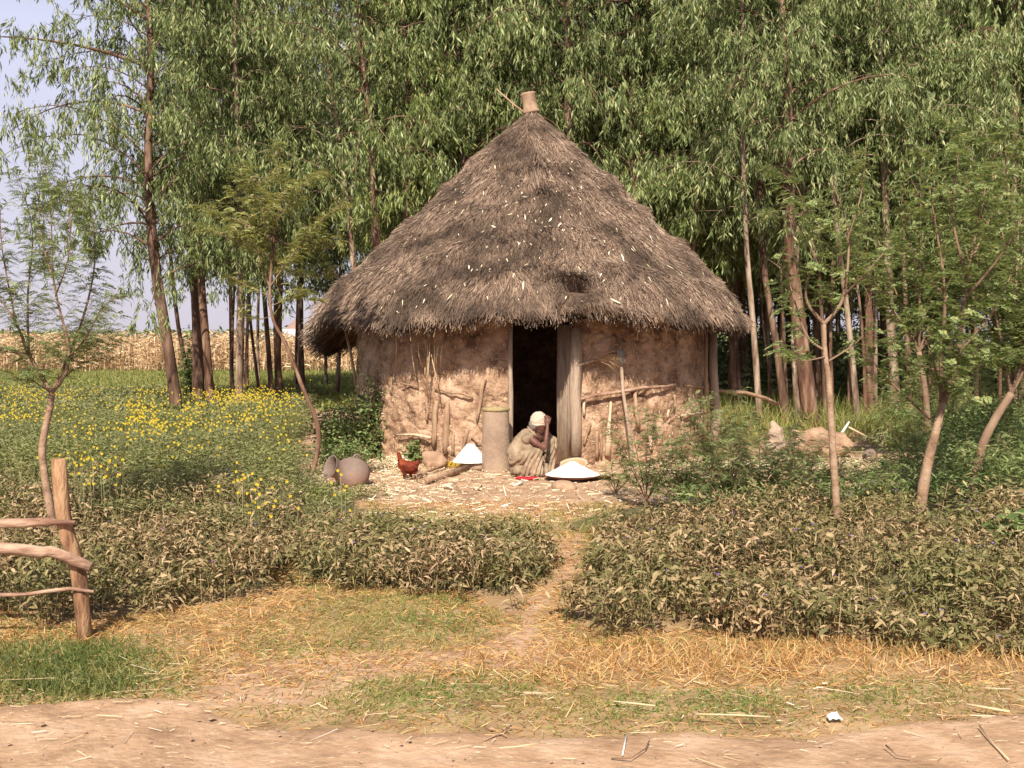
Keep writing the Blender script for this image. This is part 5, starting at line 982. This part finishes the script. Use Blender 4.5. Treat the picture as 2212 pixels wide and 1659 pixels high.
# ------------------------------------------------------------------ the squatting person
def c4(x, y, dy=0.0): return at((1100 + .1085 * x) * .9736, (900 + .1085 * y) * .9736, 13.35 + dy)
b0 = c4(640, 1400); PO = (b0.x, 13.35, 0); person = empty('person', PO, label='person squatting in the doorway in a khaki dress and cream headcloth, hand to the forehead', cat='person')
def rebase(o, og):
    co = np.empty(len(o.data.vertices) * 3, np.float32); o.data.vertices.foreach_get('co', co); co = co.reshape(-1, 3) - np.array(og, np.float32); o.data.vertices.foreach_set('co', co.ravel()); o.data.update(); return o
def pblob(name, balls, m, vox, amp=0, fr=9, seed=1, sm=2):
    return rebase(blob(name, balls, m, vox, None, None, seed, amp, fr, person, PO, sm), PO)
arm = [(c4(690, 660, -.13), .045, c4(830, 770, -.155), .041), (c4(830, 770, -.155), .040, c4(990, 860, -.16), .031), (c4(1000, 850, -.16), .031, c4(1030, 700, -.15), .031), (c4(1030, 700, -.15), .031, c4(1055, 440, -.11), .020),
       (c4(1055, 440, -.11), .020, c4(1055, 360, -.09), .024), (c4(1040, 350, -.09), .024, c4(1060, 300, -.085), .026), (c4(1075, 350, -.09), .022, c4(1090, 305, -.09), .022)]
fing = []
for (x0, y0, x1, y1, x2, y2) in ((1035, 300, 1025, 250, 1000, 218), (1060, 290, 1055, 232, 1022, 200), (1085, 295, 1088, 238, 1052, 204), (1105, 310, 1122, 262, 1090, 226)):
    k = len(fing) // 3; dd = -.095 + .012 * k
    fing += [(c4(x0, y0, dd), .0095, c4(x1, y1, dd), .009), (c4(x1, y1, dd), .009, c4(x2, y2, dd + .015), .0075)] + [(c4(x2, y2, dd + .015), .0075, c4(x2 - 14, y2 + 4, dd + .03), .006)]
fing += [(c4(1030, 370, -.08), .011, c4(1002, 325, -.085), .009), (c4(1002, 325, -.085), .009, c4(992, 290, -.08), .0075)]
farm = [(c4(1060, 610, .2), .042, c4(1190, 790, .2), .034), (c4(1190, 790, .2), .033, c4(1232, 1080, .15), .021), (c4(1232, 1080, .15), .02, c4(1240, 1160, .14), .026)]
for (x1, y1, x2, y2, dd) in ((1212, 1210, 1192, 1270, .125), (1230, 1225, 1214, 1295, .135), (1248, 1225, 1238, 1290, .148), (1262, 1210, 1262, 1265, .16)): farm += [(c4(1240, 1165, dd), .0095, c4(x1, y1, dd), .009), (c4(x1, y1, dd), .009, c4(x2, y2, dd), .0065)]
farm += [(c4(1225, 1130, .12), .011, c4(1190, 1180, .11), .008)]
head = [(c4(870, 330), .088, c4(890, 380), .083), (c4(900, 440), .066, c4(905, 500), .052), (c4(885, 540), .040, c4(893, 568), .026), (c4(760, 470), .05, c4(650, 600), .055), (c4(975, 440), .014, c4(978, 488), .016), (c4(940, 385, 0), .04, c4(940, 400, 0), .04),
        (c4(935, 535), .016, c4(925, 545), .016), (c4(825, 420, -.078), .012, c4(818, 455, -.074), .009), (c4(930, 470, -.035), .03, c4(930, 470, .035), .03)]
torso = [(c4(650, 620), .08, c4(480, 1000), .085), (c4(690, 660, -.12), .05, c4(1060, 610, .2), .05), (c4(520, 1060, -.06), .06, c4(850, 930, -.12), .05), (c4(850, 950, -.10), .04, c4(850, 1340, -.10), .03), (c4(480, 1060, .1), .08, c4(1110, 760, .15), .05), (c4(1110, 760, .15), .05, c4(1060, 1330, .15), .035), (c4(860, 1395, -.12), .03, c4(990, 1425, -.13), .02), (c4(1050, 1370, .12), .03, c4(1150, 1390, .12), .02)]
pblob('body', arm + fing + farm + head + torso, M['skin'], .0055, .0012, 60, 2, 1)
pblob('blouse', [(c4(400, 960), .115, c4(520, 790), .125), (c4(520, 790), .125, c4(640, 640), .115), (c4(650, 640, -.02), .11, c4(700, 560), .072), (c4(640, 680, -.11), .07, c4(690, 630, -.13), .055), (c4(740, 640, .1), .09, c4(1000, 620, .2), .07), (c4(1000, 620, .2), .065, c4(1180, 720, .22), .06), (c4(1180, 720, .22), .058, c4(1190, 860, .2), .045), (c4(600, 830, -.06), .09, c4(700, 860, -.08), .06), (c4(340, 1080), .07, c4(420, 1130), .09), (c4(430, 1040, -.08), .09, c4(470, 1130, -.1), .07)], M['dress'], .009, .012, 14, 5, 4)
sk = pblob('skirt', [(c4(430, 1090, -.05), .10, c4(560, 1070, -.12), .10), (c4(560, 1060, -.12), .10, c4(850, 950, -.13), .062), (c4(850, 950, -.13), .062, c4(790, 1350, -.13), .075), (c4(700, 1100, -.13), .07, c4(560, 1330, -.12), .09), (c4(460, 1180, -.05), .09, c4(500, 1330, -.07), .085), (c4(880, 1000, -.12), .045, c4(870, 1370, -.13), .055),
     (c4(500, 1060, .1), .11, c4(1100, 740, .16), .07), (c4(1100, 740, .16), .07, c4(1110, 1180, .14), .065), (c4(1110, 1180, .14), .06, c4(1080, 1340, .12), .07), (c4(950, 1250, .05), .07, c4(980, 1340, .03), .07), (c4(380, 1200, 0), .06, c4(400, 1330, -.02), .06), (c4(700, 1340, .0), .08, c4(950, 1370, .05), .06)], M['dress'], .009, .0, 9, 5, 4)
def folds(co):
    x, y, z = co[:, 0], co[:, 1], co[:, 2]; u = x * .93 - z * .42 + y * .5
    a = np.clip((.40 - z) / .12, 0, 1) * .0105 + .002
    return a * (np.abs(np.sin(u * 52 + 1.5 * np.sin(z * 9))) * 2 - 1.1) + (fbm(x * 12, z * 12 + y * 6, 4) - .5) * .014
displace(sk, folds)
for v in sk.data.vertices:
    if v.co.z < .012: v.co.z = .012 + (v.co.z - .012) * .05
wr = pblob('headwrap', [((c4(876, 268)), (.100, .093, .090)), (c4(850, 320), .09, c4(905, 325), .088), ((c4(860, 385)), (.093, .088, .026))], M['wrap'], .006, .0, 9, 3, 2)
displace(wr, lambda co: .0045 * np.abs(np.sin((co[:, 2] * 1.0 + co[:, 0] * .32) * 120 + 2 * np.sin(co[:, 0] * 12))) + (fbm(co[:, 0] * 20, co[:, 2] * 26, 6) - .5) * .008)
pblob('hair', [(c4(800, 392, 0), .079, c4(880, 398, 0), .074)], M['hair'], .006, .006, 40, 3, 1)
co_ = [c4(660, 430, .02), c4(700, 500, -.075), c4(780, 570, -.105), c4(850, 640, -.09)]
mb = MB(); mb.tube(co_, [.016, .017, .016, .012], 10, True, .1, random, .6); mb.build('collar', M['dress'], person, True, PO)
for s in (-.03, .03):
    mb = MB(); mb.ball(c4(962, 425, s), .010, 10, 8); mb.build('eye', M['hair'], person, True, PO)

# ------------------------------------------------------------------ tools and bits on the wall
hd = [wallpt(*c3(1066, 350), .10), wallpt(*c3(1080, 560), .12), wallpt(*c3(1128, 865), .30)]
HO2 = (hd[2].x, hd[2].y, 0); hoe = empty('digging_tool', HO2, label='long-handled tool with a flat iron blade uppermost, leaning on the wall right of the door', cat='tool')
mb = MB(); mb.tube(hd + [Vector((hd[2].x + .03, hd[2].y - .06, .02))], [.022, .024, .026, .026], 9, True, .06); mb.build('handle', M['greywood'], hoe, True, HO2)
bt = wallpt(*c3(1060, 255), .10); bb = wallpt(*c3(1066, 365), .10); mb = MB(); w = .048
mb.add([(bt.x - w, bt.y - .004, bt.z), (bt.x + w, bt.y - .004, bt.z), (bb.x + w * 1.1, bb.y - .03, bb.z + .05), (bb.x + .02, bb.y - .03, bb.z - .02), (bb.x - .02, bb.y - .03, bb.z - .02), (bb.x - w * 1.1, bb.y - .03, bb.z + .05)] + [(bt.x - w, bt.y + .006, bt.z), (bt.x + w, bt.y + .006, bt.z), (bb.x + w * 1.1, bb.y - .018, bb.z + .05), (bb.x + .02, bb.y - .018, bb.z - .02), (bb.x - .02, bb.y - .018, bb.z - .02), (bb.x - w * 1.1, bb.y - .018, bb.z + .05)],
       [], [(0, 1, 2, 5), (5, 2, 3, 4), (7, 6, 11, 8), (8, 11, 10, 9), (0, 6, 7, 1), (1, 7, 8, 2), (2, 8, 9, 3), (3, 9, 10, 4), (4, 10, 11, 5), (5, 11, 6, 0)]); mb.build('blade', M['metal'], hoe, False, HO2)
lb = LB(); n = 70; s0 = wallpt(*c3(870, 330), .08); t = RG.uniform(0, 1, n)
P = np.array(s0) + np.stack([t * .1, RG.normal(size=n) * .015, t * .03 + RG.normal(size=n) * .012], -1); lb.blade(P, np.stack([np.full(n, 1.0), RG.normal(size=n) * .2 - .1, RG.uniform(-.1, .7, n)], -1), RG.uniform(.2, .38, n), .006, droop=RG.uniform(.2, .9, n))
o = lb.build('grass_brush', M['corn']); tag(o, 'bunch of pale green grass hooked on a peg beside the tool on the wall', 'grass bunch')
pole('fallen_rail', [at(*c3(1780, 558), 16.6), at(*c3(1990, 575), 16.8), at(*c3(2140, 615), 17), at(*c3(2230, 660), 17.2)], [.028, .03, .032, .03], M['stake'], 'thin crooked pole running right from the eave pole among the shrubs', 'pole')
pole('leaning_stick', [at(745, 712, 17.0), at(757, 760, 17.1), at(772, 850, 17.3)], [.02, .022, .02], M['palewood'], 'thin pale stick slanting under the left end of the eave', 'stick')
# ------------------------------------------------------------------ rubble on the right of the yard
p = gnd(*c7(430, 890)); Y = p.y + .2
o = blob('broken_granary', [(at(*c7(400, 300), Y), .05, at(*c7(470, 430), Y), .11), (at(*c7(460, 470), Y), .13, at(*c7(520, 620), Y), .13), (at(*c7(420, 640), Y), .12, at(*c7(450, 800), Y), .12), (at(*c7(330, 700), Y - .05), .09, at(*c7(330, 800), Y - .05), .08)], M['greymud'], .016, 'broken grey-brown clay granary piece standing on edge at the right of the yard', 'clay granary', 5, .05, 6)
Y = 15.6; blob('mud_heap', [(at(*c7(950, 560), Y), .15, at(*c7(1150, 520), Y + .1), .17), (at(*c7(1100, 560), Y), .19, at(*c7(1500, 600), Y), .15), (at(*c7(1300, 700), Y), .18, at(*c7(1600, 640), Y), .10), (at(*c7(800, 640), Y), .12, at(*c7(1000, 700), Y), .15)], M['rock'], .018, 'low heap of broken tan mud plaster beyond the thin pale sapling', 'mud heap', 8, .06, 5)
o = MB().lathe([(.001, .14), (.05, .135), (.09, .1), (.105, .04), (.1, -.03), (.09, -.03), (.09, .04), (.001, .12)], 26, None, .03).build('dark_pot', M['jar']); p = gnd(1880, 990); o.location = (p.x, p.y, 0); o.rotation_euler = (.5, -.4, 0); tag(o, 'dark broken pot half sunk in the litter left of the stout sapling', 'pot')
p = gnd(1785, 1065); blob('stone', [((p.x, p.y, .06), (.08, .07, .09))], M['greymud'], .01, 'grey stone at the foot of the thin pale sapling', 'stone', 9)
p = gnd(1755, 1015); blob('stone', [((p.x, p.y, .02), (.16, .1, .06)), ((p.x + .1, p.y, .05), (.07, .06, .05))], M['greymud'], .012, 'flat pinkish stones left of the thin pale sapling', 'stone', 12)
pole('branch_piece', [gnd(*c7(1450, 1240), .03), gnd(*c7(1780, 1130), .05), gnd(*c7(2210, 1010), .12)], [.018, .016, .01], M['stake'], 'long bent branch lying between the two pale sapling stems')
pole('pale_stick', [at(*c7(1510, 480), 15.7), at(*c7(1650, 270), 15.8)], [.02, .014], M['paper'], 'white split stick standing up from the mud heap')
pole('pale_stick', [at(*c7(1640, 350), 15.9), at(*c7(1930, 505), 15.9)], [.014, .018], M['palewood'], 'pale tan stick lying right of the white split stick')
pole('pale_stick', [at(*c7(720, 410), 15.7), at(*c7(900, 455), 15.6)], [.02, .03], M['palewood'], 'pale straw sheaf end on the left side of the mud heap')
# heaps of husks
def heap(px, py, w, d, h, n, label, seed, m='pod', L=(.02, .06)):
    rg = np.random.default_rng(seed); p = gnd(px, py); a = rg.uniform(0, 6.28, n); r = np.sqrt(rg.uniform(0, 1, n)); z = h * (1 - r ** 1.6) * rg.uniform(.2, 1, n) + .01
    P = np.stack([np.cos(a) * r * w, np.sin(a) * r * d, z], -1); lb = LB(); lb.lance(P, rg.normal(size=P.shape) * np.array([1, 1, .5]), rg.uniform(*L, n), rg.uniform(.008, .016, n), droop=.2, rg=rg); o = lb.build('husk_heap', M[m]); o.location = (p.x, p.y, 0); tag(o, label, kind='stuff')
heap(855, 1012, .3, .3, .2, 1500, 'cream husks heaped behind the hen', 1)
heap(1600, 1010, .45, .4, .14, 1600, 'pale husks heaped among the feathery shrubs', 2)
heap(1915, 955, .5, .5, .22, 1800, 'pale green-white husks heaped right of the mud heap', 3)
heap(985, 1008, .22, .15, .1, 500, 'yellow cut weeds heaped beside the thick log', 4, 'yellow', (.02, .04))
# long straws lying on the verge and road
def r1(x, y, z=.02): return gnd((760 + .4002 * x) * .9736, (1040 + .4002 * y) * .9736, z)
def r2(x, y, z=.02): return gnd((1472 + .3641 * x) * .9736, (1100 + .3641 * y) * .9736, z)
for pts, r, m, lab in [([r1(1500, 1288, .04), r1(1735, 1314, .04)], .0035, 'roadstraw', 'longest pale straw lying level on the verge, right of centre'), ([r1(870, 1550), r1(980, 1540), r1(1095, 1520)], .004, 'roadstraw', 'pale stalk lying on the road below the middle of the verge'), ([r1(760, 1520, .02), r1(840, 1480, .03), r1(935, 1425, .04)], .004, 'stake', 'brown stem slanting from the road onto the verge, left of centre'),
    ([r1(1490, 1606), r1(1600, 1604, .03), r1(1680, 1550, .03), r1(1700, 1508, .03)], .0026, 'branch', 'curved brown twig on the road, right of centre'), ([r1(1552, 1588), r1(1575, 1475, .03)], .003, 'paper', 'white stalk with a ragged end on the road edge'), ([r1(440, 1495), r1(615, 1505)], .0045, 'roadstraw', 'thick pale stalk on the road, left of centre'),
    ([r2(1925, 1400, .03), r2(2010, 1510), r2(2105, 1608)], .0032, 'roadstraw', 'straight pale stem slanting across the road at the right'), ([r2(200, 1330, .04), r2(430, 1335, .05), r2(650, 1347, .04)], .004, 'roadstraw', 'long pale straw on the verge left of the white scrap'), ([r2(1355, 1520), r2(1420, 1580), r2(1510, 1590)], .003, 'branch', 'bent brown stalk on the road below the white scrap'), ([r2(1850, 1270, .04), r2(2110, 1315, .04)], .005, 'roadstraw', 'thick straw on the dry grass near the right edge')]:
    pole('straw_stalk', pts, r, M[m], lab, 'straw', 6, .2)
